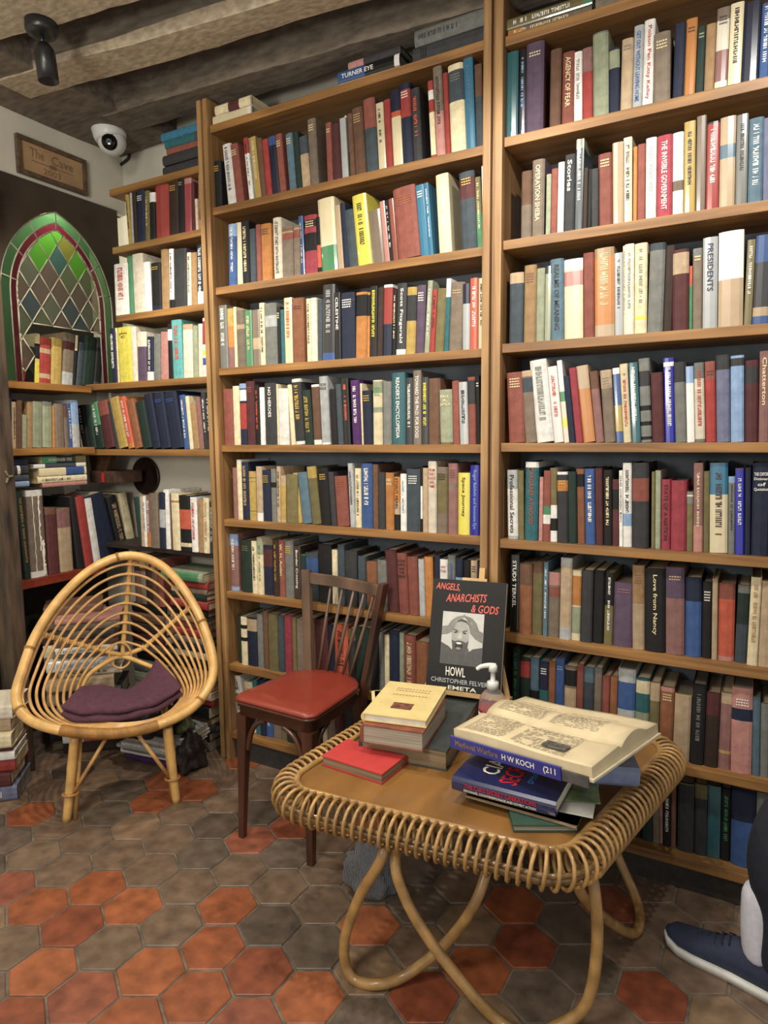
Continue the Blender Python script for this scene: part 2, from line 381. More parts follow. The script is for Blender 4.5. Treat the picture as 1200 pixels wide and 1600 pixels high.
def add_book(t, h, d, c, opts, M, label, group, par=None):
    bands = []; gloss = False; wrap = False; mk = []; tx = None
    for o_ in opts:
        if o_ == 'p': gloss = True
        elif o_ == 'W': wrap = True
        elif o_[:2] == 'b:': s = o_.split(':'); bands.append((s[1], float(s[2]), float(s[3])))
        elif o_[:2] in ('m:', 'v:'): mk.append((o_[0], o_[2:]))
        elif o_[:2] == 't:': s = o_.split(':', 2); tx = (s[1], s[2].replace('_', ' '))
        elif o_[:2] == 's:': s = o_.split(':', 2); tx = (s[1], s[2].replace('_', ' ').split('/'))
    R_ = random.Random(int(t*1e5)*31+int(h*1e4)*7+sum(map(ord, c)))
    V, F, MI, names, bul = book_mesh(t, h, d, bands, c, gloss, wrap or gloss, R_)
    o = pymesh('book', V, F, [bmat(n_, gloss) for n_ in names], mi=MI)
    bm = bmesh.new(); bm.from_mesh(o.data); bmesh.ops.recalc_face_normals(bm, faces=bm.faces[:]); bm.to_mesh(o.data); bm.free()
    o.matrix_world = M
    b = bmesh.new(); box(b, .0028, t-.0028, .0035, d-.003, .003, h-.003)
    obj('page_block', b, pagem if R_.random() < .5 else pagem2, o)
    if tx or mk:
        V = []; F = []
        if tx and isinstance(tx[1], str):
            L = h*min(.84, max(.28, .04*len(tx[1])+.12)); hh = min(t*.42, .0135)
            put_text(V, F, tx[1], (t/2-hh/2, -bul-.001, h*.93), (0, 0, -1), (1, 0, 0), L, hh); col = tx[0]
        elif tx:
            z = h*.9; col = tx[0]
            for s in tx[1]:
                ww = t*.8*min(1, len(s)/6+.2); hh = min(.009, h*.05); put_text(V, F, s, (t/2-ww/2, -bul-.001, z-hh), (1, 0, 0), (0, 0, 1), ww, hh); z -= hh*1.45
        else:
            col = mk[0][1]
            for k_, c_ in mk: marks(V, F, k_, t, h, bul, R_)
        pymesh('spine_lettering', V, F, inkm(col), o)
    BOOKS.append([o, c, gloss, tx, group, label, bands]); return o
def row(spec, plane, zf, where, set_back=.012, hmax=.262):
    """spec lines: '@x0,y0,scale' then books 'xb xt yt colour opts'; xb/xt left edge of the spine at foot / head, yt head"""
    axis, P0 = plane; group = 'books standing ' + where
    raw = []; x0 = y0 = 0; s = 1.0
    for ln in spec.strip().replace('\n', ';').split(';'):
        ln = ln.strip()
        if not ln: continue
        if ln[0] == '@': x0, y0, s = [float(v) for v in ln[1:].split(',')]; continue
        if ln[0] == '>': raw.append((x0+float(ln[1:])/s, None)); continue
        tk = ln.split()
        xt = x0+float(tk[1])/s; yt = y0+float(tk[2])/s
        xb = None if tk[0] == 'v' else x0+float(tk[0])/s
        en = None; op = []
        for o_ in tk[4:]:
            if o_[0] == 'e' and o_[1:].replace('.', '').isdigit(): en = x0+float(o_[1:])/s
            else: op.append(o_)
        raw.append((xb, xt, yt, tk[3], op, en))
    jr = random.Random(int(zf*1000)); items = []
    def at(px, py, Q): return atY(px, py, Q) if axis == 'Y' else atX(px, py, Q)
    def u(p): return p.x if axis == 'Y' else p.y
    def foot(px, Q):
        v = -1.0 if axis == 'Y' else -.2
        for _ in range(6):
            pp = pj(v, Q, zf) if axis == 'Y' else pj(Q, v, zf); v = u(at(px, pp[1], Q))
        return v
    sgn = 1 if axis == 'Y' else -1
    for i, it in enumerate(raw):
        if it[1] is None: continue
        Q = P0+sgn*(set_back+jr.uniform(0, .01))
        xb, xt, yt, col, op, en = it
        top = at(xt, yt, Q); h = top.z-zf
        if xb is None: ul = u(top)
        else: ul = foot(xb, Q)
        nx = raw[i+1] if i+1 < len(raw) else None
        if en is not None: ur = foot(en, Q)
        elif nx is not None and nx[0] is not None: ur = foot(nx[0], Q)
        else: ur = u(at(nx[1], nx[2], Q)) if nx and nx[1] is not None else ul+.03
        items.append([ul, ur, h, (u(top)-ul)/h, col, op, Q])
    ang = [atan2(k[3], 1) for k in items]; sm = []
    for i in range(len(ang)):
        nb = ang[max(0, i-1):i+2]; sm.append(sorted(nb)[len(nb)//2] if len(nb) == 3 else ang[i])
    sm = [0 if abs(a) < .022 else a for a in sm]
    for i, (ul, ur, h, _, col, op, Q) in enumerate(items):
        a = sm[i]; 
        if i and a < sm[i-1]: ul += .0
        t = max(.006, (ur-ul)*cos(a)-.0008); h = max(.08, h/cos(a)*1.0); h = min(h, hmax)
        d = min(.172, max(.11, h*.72))
        if axis == 'Y': base = Vector((ul, Q, zf)); rz = 0
        else: base = Vector((Q, ul, zf)); rz = pi/2
        M = Matrix.Translation(base) @ Matrix.Rotation(rz, 4, 'Z')
        if a < 0: M = M @ Matrix.Rotation(a, 4, 'Y')
        elif a > 0: M = M @ Matrix.Translation((t, 0, 0)) @ Matrix.Rotation(a, 4, 'Y') @ Matrix.Translation((-t, 0, 0))
        add_book(t, h, d, col, op, M, where, group)
# ------------------------------------------------------------------ books: middle bay
M2 = 'middle bay'; RB = 'right bay'; AB = 'corner shelves'
row('''@310,60,5
130 115 970 k m:gd e190;235 180 845 w v:lv e300;300 255 840 bk m:cr e362;400 340 790 w b:rd:0:.25 v:k e437;450 400 780 mu p v:cr;495 455 790 br;535 495 800 rd;580 540 780 nv b:bl:0:.15 p;640 600 760 bk m:cr e690;715 680 755 sb m:cr;770 735 740 dg;815 785 780 bg b:sl:0:.35;880 860 640 tb m:cr e945;1010 985 670 bk m:cr;1055 1040 680 mr
@520,40,4.615
70 30 680 lg p;115 92 650 k b:w:0:.3;128 98 645 br;165 140 610 br m:bg;245 215 545 sl b:bk:0:.4;330 305 570 cr p v:k;390 365 545 rd;440 405 480 cr b:nv:0:.28 b:vo:.28:.35 p;510 490 430 nv b:rd:.08:.42 m:w;585 560 465 ch v:vo e650;710 675 410 rd b:cr:.4:.95 b:w:.12:.24;750 720 310 tb b:pk:.5:1 v:k;815 790 350 rd;855 830 300 cr b:sl:.07:.42 m:gy;965 935 215 cv p v:sb;1035 1020 290 sl b:br:0:.38
>1092''', ('Y', 0), zM[1]+TH, 'on second shelf of middle bay')
row('''@320,300,5
190 185 260 lb b:bl:.2:1 v:w;255 240 245 cr p;300 290 235 k v:cr;360 345 295 sl;410 395 260 bk;450 440 258 or m:db e530;545 530 210 iv t:k:IT_DIDN'T_START_WITH_WATERGATE;610 603 280 tb b:bk:.04:.07 b:gd:.1:.12 b:bk:.14:.26;700 683 270 tb b:gd:.05:.07 b:bk:.1:.24;750 740 190 bl v:w p;785 765 195 cm b:k:.08:.2 b:k:.3:.6 m:cr;885 870 200 k b:vo:.5:.9;915 875 70 cr b:gr:.65:1 p;1045 1015 110 bg p;1090 1045 95 nv
@540,240,5
30 0 450 sl;100 50 340 yl v:k p;210 170 460 tb p;310 260 380 pk p;350 310 370 k v:w;375 330 360 bk p;415 368 290 bk m:cp;590 545 255 cv p m:w;655 610 235 cv p v:w e690;735 703 175 cr p v:w e835;910 885 160 sl b:mr:.08:.35 m:gd;1030 1010 190 ol b:gr:.5:1 v:cr;1075 1062 100 w
>1092''', ('Y', 0), zM[2]+TH, 'on third shelf of middle bay')
row('''@330,430,5.217
75 65 250 gy v:w p;145 135 275 du b:mu:.0:.3 b:or:.3:.65;195 185 260 cr;220 212 290 tb b:bg:.25:.33;285 270 290 gr p v:cr;345 340 285 tb p b:bg:.5:.7;405 390 230 cr v:k;448 440 235 gy b:lg:.2:.38;545 525 260 k m:cr;575 550 285 tl;605 585 190 cr p v:vo;670 650 195 cp m:mr e765;785 768 195 cr t:k:THE_HOMESTAKE;820 800 190 iv;870 870 200 sl;910 910 85 ch p v:lg b:bl:.9:1;1010 1010 145 k p t:w:CELESTINE;1060 1060 150 nv b:ch:.1:.12 s:w:THE/MAGIC/OF/WORDS//
@540,410,5
80 85 240 or b:k:.04:.36;168 172 235 or b:k:.04:.36;190 195 190 k p v:yl;245 255 200 db;290 300 180 rd b:w:0:.04 b:nv:.55:1 p;360 370 215 k v:cr;395 400 170 ch p t:w:Scott_Fitzgerald b:w:.92:1;470 485 200 mu b:ch:.12:.5;545 560 185 lv m:w;615 650 145 sg v:w;655 680 215 rd v:k;695 720 210 ol;768 790 130 w b:tl:.25:1;805 825 165 tb m:bg;915 915 170 lg b:nv:0:.3 p;972 985 125 vo p v:w;1035 1045 125 cr p v:k
>1085'''.replace(' s:w:THE/MAGIC/OF/WORDS//', ' m:w'), ('Y', 0), zM[3]+TH, 'on fourth shelf of middle bay')
row('''@330,570,5.217
110 92 200 bk;190 170 175 cr;245 228 155 nv b:lb:0:.08 b:w:.1:.28 b:rd:.32:.74;298 280 137 mr m:bk;368 358 165 k v:vo;400 395 185 w;448 438 150 ch t:w:NO_HEROES;540 530 157 cr;555 545 195 w e640;655 620 165 cr;692 655 120 ch v:gd b:w:0:.05 b:w:.95:1;768 745 210 dg v:mu;840 800 165 br b:w:0:.04 b:w:.92:1;905 878 98 lg s:k:OSCAR/WILDE b:w:.97:1 e975;985 970 200 k;1035 1010 160 sl;1085 1060 112 k v:vo p e1140
@540,560,5.217
60 42 180 pu v:w;132 112 205 cr;150 138 265 nv m:mu;228 210 180 cr b:sg:.02:.2 b:sg:.42:.5 m:gr e305;310 305 190 gy;380 368 120 tl p t:w:READER'S_ENCYCLOPEDIA;490 487 160 ch p v:w;553 548 100 tb p t:w:TOWARD_THE_PH.D._FOR_DOGS;620 620 155 ch p v:yl;678 675 165 br;775 765 258 ol b:sg:.0:.96 s:cr:PAUL/A./SAMSON;878 863 185 bk;935 925 195 lg v:k p;1005 980 155 bk b:ch:.05:.4;1070 1060 140 k m:w
>1102''', ('Y', 0), zM[4]+TH, 'on fifth shelf of middle bay')
row('''@340,700,5.217
135 120 160 du;170 155 95 cr b:w:0:.05;210 200 115 nv v:bg;265 255 190 mu b:ol:.12:.14 b:ol:.2:.21 b:ol:.8:.82;325 315 150 bg b:w:.85:1;375 362 180 nv m:mu;445 443 170 gy b:k:.25:.35;485 480 150 bg v:k;518 515 225 bg b:mu:.2:.95 e560;563 562 215 ol;655 610 205 mu;695 650 200 sb;775 725 155 ol b:mu:.0:.2;850 820 165 k m:gd;930 900 195 ch;975 945 230 bk m:cp e1080;1085 1060 125 lg v:k;1125 1115 165 cr v:k
@550,700,5.4545
85 78 130 bl t:w:Elspeth_the_trip;182 182 140 br;228 228 205 ch;290 280 210 or s:cr:RED/VIDA;360 360 220 k b:or:.05:.5 b:bg:.5:.72 t:k:STOUT_PEARL;415 408 220 w t:bl:Liquid;468 462 178 sl m:w;585 580 155 k b:w:.3:.8;605 605 170 bg;650 640 112 iv s:rd:FROM/THAT/PLACE/AND/TIME;722 718 160 tb b:ol:.1:.7 m:k;820 820 130 du m:br b:tb:.28:.36;900 905 210 yl p t:k:Space_Journey;1005 1010 145 rb p t:lb:Roger_Baldwin_and_Innocent_Eye
>1088'''.replace('t:w:Elspeth_the_trip', 'v:w').replace('t:bl:Liquid', 'v:sb'), ('Y', 0), zM[5]+TH, 'on sixth shelf of middle bay', .018)
row('''@340,820,5.4545
115 102 75 du b:lb:0:.2 b:lb:.93:1 v:w e188;213 200 125 dg m:ol;300 285 135 mu b:cr:.0:1 v:k;345 325 105 cr b:sg:.0:.3 v:gr;398 382 170 nv b:mr:.08:.42;480 460 120 db v:mu;530 510 125 bk t:cr:W._H._Auden;583 572 130 gy m:gd;657 645 180 db p t:w:Border_Crossing;715 700 255 gr b:dg:.0:.9;755 748 235 sl b:bl:.1:.4;865 858 160 k;980 975 210 cr;1030 1018 165 sl;1090 1080 215 ch e1195
@540,840,5.217
105 105 150 sl;170 165 190 cp;262 250 180 gy;345 320 95 mr;440 410 125 bk s:k:ROGUE/QUEEN/AND/THE/REGENCY;520 505 155 bk;605 585 175 lg;655 640 155 or;725 715 140 nv;768 763 175 w s:rd:NEW/THIS;832 832 140 gy v:bl;897 895 165 nv b:lb:.3:.9;955 950 180 k;1018 1015 185 bg m:k;1072 1068 190 nv
>1098''', ('Y', 0), zM[6]+TH, 'on seventh shelf of middle bay', .022)
row('''@340,930,3.53
118 105 110 dg;135 128 118 cr b:k:.16:.24 b:k:.42:.5;168 160 120 nv b:bg:.02:.27;225 218 100 sl b:gy:0:1;258 250 85 br;285 278 98 ol;338 333 108 sl;375 370 108 cm;418 413 120 ol;440 432 125 tb;490 485 120 br;545 540 130 mr;615 615 160 nv;650 648 155 vo v:k;725 720 180 ch b:ol:0:.2;765 760 170 dg;850 850 200 k;890 885 200 gy;922 920 215 cr;950 945 190 nv;1005 1002 205 sg;1032 1030 215 bk v:cr;1095 1090 250 cp;1165 1160 240 br;1230 1225 235 mr;1290 1286 250 tb;1340 1338 240 db;1390 1388 245 nv
>1448''', ('Y', 0), zM[7]+TH, 'on eighth shelf of middle bay', .022)
row('''@340,930,3.53
118 75 440 w v:k;170 145 475 cr m:rd;215 190 465 tl;240 235 465 nv;270 262 470 bl v:w;310 300 480 tb;355 350 490 ol;385 375 485 dg;440 430 500 br;500 490 500 k;582 570 490 cr;608 600 490 tb;655 650 500 mr;700 700 500 ch;770 770 500 nv;840 840 505 dg;900 900 500 br;980 980 505 bk;1060 1060 500 sl;1150 1150 505 k;1240 1240 500 tb;1330 1330 505 dg
>1445''', ('Y', 0), zM[8]+TH, 'on bottom shelf of middle bay', .03)
# ------------------------------------------------------------------ books: right bay
row('''@770,0,5.4545
110 115 460 dg p b:tl:0:1 e215;220 222 430 nv b:k:0:.5 v:lb p;278 280 390 mr b:lv:0:1 m:cr e432;482 482 440 br e578;585 588 465 bk t:cr:AGENCY_OF_FEAR;692 692 455 w v:gy;765 762 425 rd b:du:0:.33;855 852 300 sg b:gy:0:.02;990 985 430 nv b:sg:.03:.3;1085 1090 350 bg m:gy
@980,0,5.4545
40 50 235 lg t:bl:GET_OUT_WITHOUT_LEAVING_HOME;125 130 190 w t:rd:Poison_Pen_Kitty_Kelley;220 235 300 tb m:cr e368;385 390 220 nv;480 495 175 or p m:db;578 590 240 dg m:sg;652 665 220 tn;740 755 85 iv b:tb:0:.15 b:du:.52:.9 p m:k;852 870 45 cr p t:k:Joyprine_insight;970 985 40 sl p b:nv:0:1;1120 1140 30 bl b:nv:0:.02 v:w
>1205'''.replace('t:k:Joyprine_insight', 'v:k'), ('Y', 0), zR[1]+TH, 'on second shelf of right bay')
row('''@780,210,5.4545
185 190 325 tb b:br:0:.5;275 278 230 lv b:tb:0:1 t:cr:OPERATION_SHEBA e382;395 400 345 gr b:sg:0:1;438 440 300 bk;493 497 245 w;550 555 185 ch t:w:Stories;640 650 50 sl p b:sg:0:.1 v:w;710 720 290 db;750 755 300 k;785 785 300 ch;848 820 185 bk b:cp:.12:.18 m:cr;968 965 80 bg p;1060 1060 35 cr p v:k e1135;1140 1145 110 or
@980,170,5.4545
85 90 310 cp b:bk:0:1;155 160 260 w v:lg;248 255 245 cm t:w:THE_INVISIBLE_GOVERNMENT;385 390 215 w b:tb:.58:.7;480 487 120 yl b:mu:.0:1 v:k p;580 595 70 tb p;665 680 125 rd p v:w b:nv:0:.02;780 795 85 bg b:sb:.3:.45 p;918 935 60 gy p v:k;1022 1040 95 sb v:w;1155 1165 85 sv
>1215''', ('Y', 0), zR[2]+TH, 'on third shelf of right bay')
row('''@780,370,5.4545
85 95 315 sl b:bg:0:.15;208 215 250 cp b:tn:0:1 m:br;312 315 275 sg;385 385 255 sg p b:dg:0:.1;440 435 200 sb t:k:REALMS_OF_MEANING;555 550 205 cr p b:w:0:.12 b:pk:.15:.33;720 720 145 bk;815 812 110 or p v:cr b:bg:.87:1 b:tn:0:.1;985 970 145 lg v:k p;1060 1055 80 cr v:gy
@980,350,5.4545
-22 -18 178 iv v:gy;60 62 175 cr v:gy b:yl:.8:.84;170 185 175 sl b:gy:.08:1;305 320 190 lv b:db:0:1;385 388 230 mr b:bg:.04:.3;525 530 360 gr b:vo:0:.3;555 560 215 gy b:tb:.1:1 m:cr;640 645 125 lg p t:nv:PRESIDENTS;770 780 80 bg b:w:0:.5 p;990 1010 140 ol p v:w;1062 1085 105 ch b:bl:0:.3 b:bg:.8:.9 b:bl:.9:1 p
>1205''', ('Y', 0), zR[3]+TH, 'on fourth shelf of right bay')
row('''@780,540,5.4545
85 65 235 bk m:cr;225 190 220 tb b:bg:0:.08 b:sl:.1:.3;325 258 135 w t:gy:WRATH_PETER_KILIAN;470 410 185 w p v:rd;555 488 130 iv b:w:0:.36 b:gr:.38:.5 b:yl:.7:.82 p;600 575 260 nv;655 590 195 cm;718 655 180 bg p b:or:.3:1;825 760 225 du b:br:0:.25;898 865 215 tb b:bg:0:.25 m:gy;998 958 195 bl b:w:0:.08 b:mu:.5:.85 p;1060 1025 160 cr v:rd
@980,540,5.4545
40 10 150 tl p v:w;120 95 115 gy b:ch:.15:.33 b:k:.56:.62 b:k:.75:.8 b:k:.93:.97;215 205 235 mr;320 300 110 rb p t:w:CONFLICT_OF_LOYALTIES b:w:.05:.1;412 400 145 gy b:ch:0:.25;510 495 180 lb b:w:.22:1 p;580 567 150 gy b:iv:.2:.96 t:rd:Yugoslav_Front_in_Africa;668 658 140 bk b:rd:.22:1 m:mr;762 755 85 sv b:ch:0:.17;882 885 90 lb b:ch:.03:.12;1000 1000 130 mr b:ch:.08:.28;1120 1130 50 rd b:du:0:1 t:cr:Chatterton
>1210'''.replace('t:w:CONFLICT_OF_LOYALTIES', 'v:w').replace('t:gy:WRATH_PETER_KILIAN', 'v:gy').replace('t:rd:Yugoslav_Front_in_Africa', 'v:rd'), ('Y', 0), zR[4]+TH, 'on fifth shelf of right bay')
row('''@770,705,5.4545
130 122 160 lg b:w:.27:.95 t:k:Professional_Secrets;218 215 165 ol;270 262 90 tl b:w:0:.07 t:bk:MARGARET_ATWOOD e385;390 392 220 pk;425 435 165 bk b:gr:.5:.62 b:w:.62:.75;490 488 145 w b:ol:0:.5 b:k:.68:.85;552 548 175 ch b:w:0:.04 b:or:.12:.27 m:gd;645 638 175 ch b:dg:0:1;720 710 150 cp b:k:.07:.24;790 780 150 bl v:w;878 870 145 mr;942 940 160 k t:cr:THE_BURNING_WHEEL;1020 1020 240 mr b:k:.15:.45;1078 1075 165 w v:k;1110 1108 100 w b:lb:.6:.75 v:k
@980,705,5.4545
42 45 100 ch b:bk:.18:.45 e185;205 208 175 ol;235 240 165 lg b:sg:0:1;285 290 240 cm t:k:STATE_OF_A_NATION;370 372 250 cm;505 512 345 gy b:ol:.2:1 b:cr:.05:.08;562 568 100 pk b:du:0:.7 v:cr;645 648 170 tb b:ol:0:1;700 708 100 cr b:cv:0:.35 v:db p;858 860 215 gy b:lb:0:.08 v:k;918 925 145 rb b:pu:0:.02 v:w p;998 1000 140 sl b:nv:0:1;1050 1070 100 nv s:w:THE_OXFORD/Dictionary/of/Quotations
>1215'''.replace('t:cr:THE_BURNING_WHEEL', 'v:cr'), ('Y', 0), zR[5]+TH, 'on sixth shelf of right bay', .02)
row('''@780,860,5.4545
90 100 35 k p t:w:STUDS_TERKEL;165 185 110 cp b:br:0:.3;275 290 95 ol b:br:0:.15;370 395 100 sb v:w;410 425 180 tb b:pk:0:.2 b:bk:.23:.37;512 540 60 lg b:bg:.1:.85;612 640 165 cr b:or:.08:.5 b:sg:.52:.9;692 715 165 ch;790 800 165 sl b:k:0:1 e888;890 920 185 ol b:k:0:.45 v:w;965 985 265 mr b:lv:0:1 m:du
@980,860,5.4545
45 45 125 bg b:tn:0:.45 m:br;150 148 150 k t:cr:Love_from_Nancy;328 328 140 du b:lv:0:.35 m:bg;490 500 225 nv b:bl:.3:1;632 640 265 k m:w;718 732 240 bg;768 775 275 vo b:bk:.0:.2 b:pk:.94:1;912 940 290 sl b:dg:.1:.5 b:gy:0:.1;1018 1050 225 cr v:tn;1112 1140 255 or b:bg:0:1
>1225''', ('Y', 0), zR[6]+TH, 'on seventh shelf of right bay', .026)
row('''@780,1000,5.4545
v 115 60 dg v:gr;v 175 140 dg b:rd:.05:.28;v 268 145 sb b:k:.45:1;v 345 175 tl b:nv:.0:.4 m:w;v 425 175 cp;v 485 150 bl m:lb;v 560 215 tb b:k:.05:.27 b:bg:.3:1;v 665 200 bk;v 725 225 sb b:sl:.2:1;v 815 230 gy b:tb:.1:1;v 880 300 bk;v 950 305 bk b:cp:0:1;v 1018 235 lg b:bl:.16:.5
@980,1020,5.4545
v 78 205 tl b:cr:.03:.2 b:sg:.45:.6;v 198 245 ol b:bg:0:.25;v 285 280 cp b:pk:0:.06 m:cr
385 402 345 mu b:bg:0:1;530 560 260 k v:gy;650 685 330 mr b:db:.3:1;770 800 330 du b:bg:.0:.14 b:mu:.75:.79;880 895 285 pk b:nv:.24:.38 m:w;1060 1070 370 gy b:sb:0:1;1130 1140 425 ol b:gy:0:1
>1205''', ('Y', 0), zR[7]+TH, 'on eighth shelf of right bay', .026)
row('''@960,1200,5
v -780 -40 nv;v -700 -30 br;v -620 -30 k;v -550 -20 dg;v -470 -20 ch;v -400 -10 sl;v -330 0 tb;v -250 10 mr;v -180 20 k;v -100 30 dg;v -20 40 ch
80 80 50 tl;160 160 60 k;215 215 90 dg;300 300 100 tb;355 355 110 pk;380 385 130 k v:w;440 450 110 br v:bk e480;490 490 100 ch b:ol:.0:.02;620 630 115 ol b:ch:.2:1;720 735 130 tl p b:gr:.0:.01;825 835 150 k v:gr;905 920 160 bl b:nv:.0:.4;1095 1110 180 gy
>1190''', ('Y', 0), zR[8]+TH, 'on bottom shelf of right bay', .04)
# ------------------------------------------------------------------ books: corner shelves
row('''@0,250,3.4286
690 670 190 mu v:k;708 695 170 lg;720 712 170 db;740 722 170 nv m:w;780 775 170 ol v:cr;805 802 180 k b:w:0:.2;835 820 150 rd p;910 905 120 db m:gd;960 955 100 k m:bg;990 985 105 cm p b:pk:.0:.1;1030 1020 120 mr;1050 1045 210 cr;1064 1062 80 pk v:k
>1090''', ('Y', 0), zA[1]+TH, 'on first corner shelf')
row('''@0,250,3.4286
620 610 565 w v:rd;695 680 520 gr;722 705 510 iv;780 775 550 w;815 795 560 nv m:mu b:k:.0:.9;870 862 485 tn;910 905 480 w t:k:CLEOPATRA b:k:.85:1;935 930 485 lv b:ch:0:1;1005 995 500 iv v:k;1028 1025 500 tn;1060 1055 460 nv b:w:.78:1 v:w
>1096'''.replace('t:k:CLEOPATRA', 'v:k'), ('Y', 0), zA[2]+TH, 'on second corner shelf')
row('''@0,250,3.4286
602 585 905 lv b:nv:0:1 v:w;632 620 900 cr v:tn;642 630 900 yl s:k:JAN/C;714 694 895 iv;741 738 925 iv b:lv:.3:1;790 785 950 nv b:w:.8:1 v:w;825 830 935 gy;862 862 925 cp b:pk:0:1;905 895 880 k b:w:.1:.3;930 922 860 tq v:vo;985 975 885 bg b:iv:.1:1;1038 1032 890 sg;1065 1062 880 iv;1088 1085 850 w b:cm:.05:.45 b:yl:.55:.63 b:bl:.68:.8
>1120''', ('Y', 0), zA[3]+TH, 'on third corner shelf')
row('''@0,590,3.4286
435 405 155 cr v:k e442;445 410 155 k t:w:The_Times_of_Bondage e484;488 450 150 dg;520 485 140 gr v:w b:dg:.5:1;565 520 135 bk b:mr:.3:1;622 570 130 ch;640 590 115 mu b:or:.0:.01;690 635 110 or v:w b:vo:.0:.9;725 675 125 cp;768 725 135 ch b:dg:0:1;820 770 95 nv;865 822 90 nv m:bl;920 875 85 nv m:bl;988 960 95 bl v:w;1018 1000 100 cr;1038 1015 140 tn;1072 1045 105 du;1096 1075 80 ch v:w;1120 1100 80 k v:w
>1138'''.replace('t:w:The_Times_of_Bondage', 'v:w'), ('Y', 0), zA[4]+TH, 'on fourth corner shelf')
row('''@0,590,3.4286
745 715 640 tl b:dg:0:1;760 748 635 bg;775 768 635 w t:k:INCOLDITEE;790 780 630 du b:or:.7:1 v:w;812 805 620 tb;858 842 615 nv b:lg:.3:.62;888 882 600 w;918 905 620 br;928 920 620 cr b:tn:.12:.16;970 960 630 k b:vo:.25:.6 b:cr:.85:.92;1030 1022 640 lb b:w:0:1 t:rd:Mountain_Journey;1065 1060 650 tn;1092 1088 645 cr v:tn;1125 1120 665 ch v:lg
>1152'''.replace('t:rd:Mountain_Journey', 'v:rd').replace('t:k:INCOLDITEE', 'v:k'), ('Y', 0), .826, 'on fifth corner shelf')
# ------------------------------------------------------------------ left wall niche
XN = -2.5
nb = thing('wall_shelves', 'wooden shelves set into left wall behind the arched window', 'shelves')
woodY = wood('honey_wood_across', '7a5026', 'a87638', 1)
for z, mt in ((1.478, woodY), (1.222, woodY), (.70, mat('red_brown_board', '7a2c18', .5, .2))):
    b = bmesh.new(); box(b, -2.755, -2.485, -.425, -.02 if z > 1 else .0, z-.003, z+.024 if z > 1 else z+.03, .002); obj('shelf', b, mt, nb)
row('''@0,250,3.4286
0 4 1040 rd;35 60 1040 bg;95 110 1060 rd;135 142 1000 k;185 188 930 cr b:k:.2:.5 b:yl:.52:1;212 212 950 rd b:bg:.24:.34 b:bg:.78:.88;272 278 955 mu;330 345 930 tb b:mr:.16:.32 b:lg:.75:1;392 408 940 k b:cr:.0:.3;405 430 980 sl;437 460 950 k b:dg:0:1;500 520 955 ch b:k:.2:.9
>540''', ('X', -2.535), 1.502, 'behind the broken glass window')
row('''@0,590,3.4286
28 25 70 lb b:nv:0:1;65 65 130 bg v:k;88 85 120 br;120 120 200 sg;145 145 130 tn;175 172 130 tl b:sg:0:1;228 230 130 gy b:sg:.1:1;282 280 150 or;300 290 140 tb;348 335 145 tb b:br:0:.3;372 358 140 bl v:w;390 372 120 lg b:lb:0:.5
>432''', ('X', XN), 1.246, 'on wall shelf under the arched window')
row('''@0,590,3.4286
135 82 610 dg v:tn;168 140 605 tb b:w:0:.07 b:w:.93:1 e256;262 235 700 mr b:br:.0:.1 e322;324 300 705 tn b:bg:.3:1 b:du:.0:.3 e395;415 370 640 k;460 400 640 rd;505 452 650 w
545 455 640 nv e640;650 565 645 k v:bg;700 632 620 cr
>742''', ('X', XN+.012), .731, 'on red board under wall shelf', hmax=.42)
# ------------------------------------------------------------------ lying books
STK = []
def lie(xr, y, z, L, t, d, c, opts='', rz=0, where='', label=None, group=None):
    """a book lying flat, front cover up, spine towards the viewer; (xr, y) is the right end of its spine"""
    M = Matrix.Translation((xr, y, z)) @ Matrix.Rotation(rz, 4, 'Z') @ Matrix.Rotation(-pi/2, 4, 'Y')
    o = add_book(t, L, d, c, opts.split(), M, where, group or 'books lying '+where)
    BOOKS[-1].append('lie'); BOOKS[-1][5] = where
    if label: BOOKS[-1][5] = '='+label
    return o
def stack(x, y, z, items, where, rz=0, jit=.008, seed=1, fixed=False):
    r = random.Random(seed)
    for it in items:
        L, t, d, c = it[:4]; op = it[4] if len(it) > 4 else ''
        lie(x+r.uniform(-jit, jit), y+r.uniform(-jit, jit), z, L, t, d, c, op, rz+r.uniform(-.03, .03)*(jit/.008), where, it[5] if len(it) > 5 else None)
        z += t+.0006
    return z
zt = zM[0]+TH
stack(-1.60, .012, zt, [(.178, .033, .17, 'cr', 'p b:w:.9:1'), (.165, .032, .165, 'cr', 'b:mr:.38:.68')], 'on top shelf beside the corner', jit=.003)
stack(-1.015, .012, zt, [(.22, .010, .15, 'bg', ''), (.225, .034, .16, 'k', 'p b:bl:.0:.45 t:w:TURNER_EYE b:w:.92:1'), (.19, .022, .15, 'ch', 'b:pk:.0:.3')], 'on top shelf of middle bay', jit=.004)
stack(-.742, .014, zt, [(.228, .046, .17, 'ch', 'm:k'), (.225, .048, .17, 'gy', 'v:ch')], 'at right end of top shelf of middle bay', jit=.003, seed=3)
zt = zR[0]+TH
stack(-.44, .012, zt, [(.23, .020, .16, 'tb', 'b:or:.0:.2 v:cr'), (.235, .028, .165, 'gr', 'p b:ol:.0:.9 v:w'), (.22, .03, .16, 'k', 't:pk:ALL_Honourable'), (.2, .03, .16, 'mr', '')], 'at left end of top shelf of right bay', jit=.003)
stack(-.20, .012, zt, [(.23, .036, .16, 'tb', 'b:lv:.5:1 v:gy'), (.2, .024, .16, 'rd', '')], 'near centre of top shelf of right bay', jit=.003)
zt = zA[0]+TH
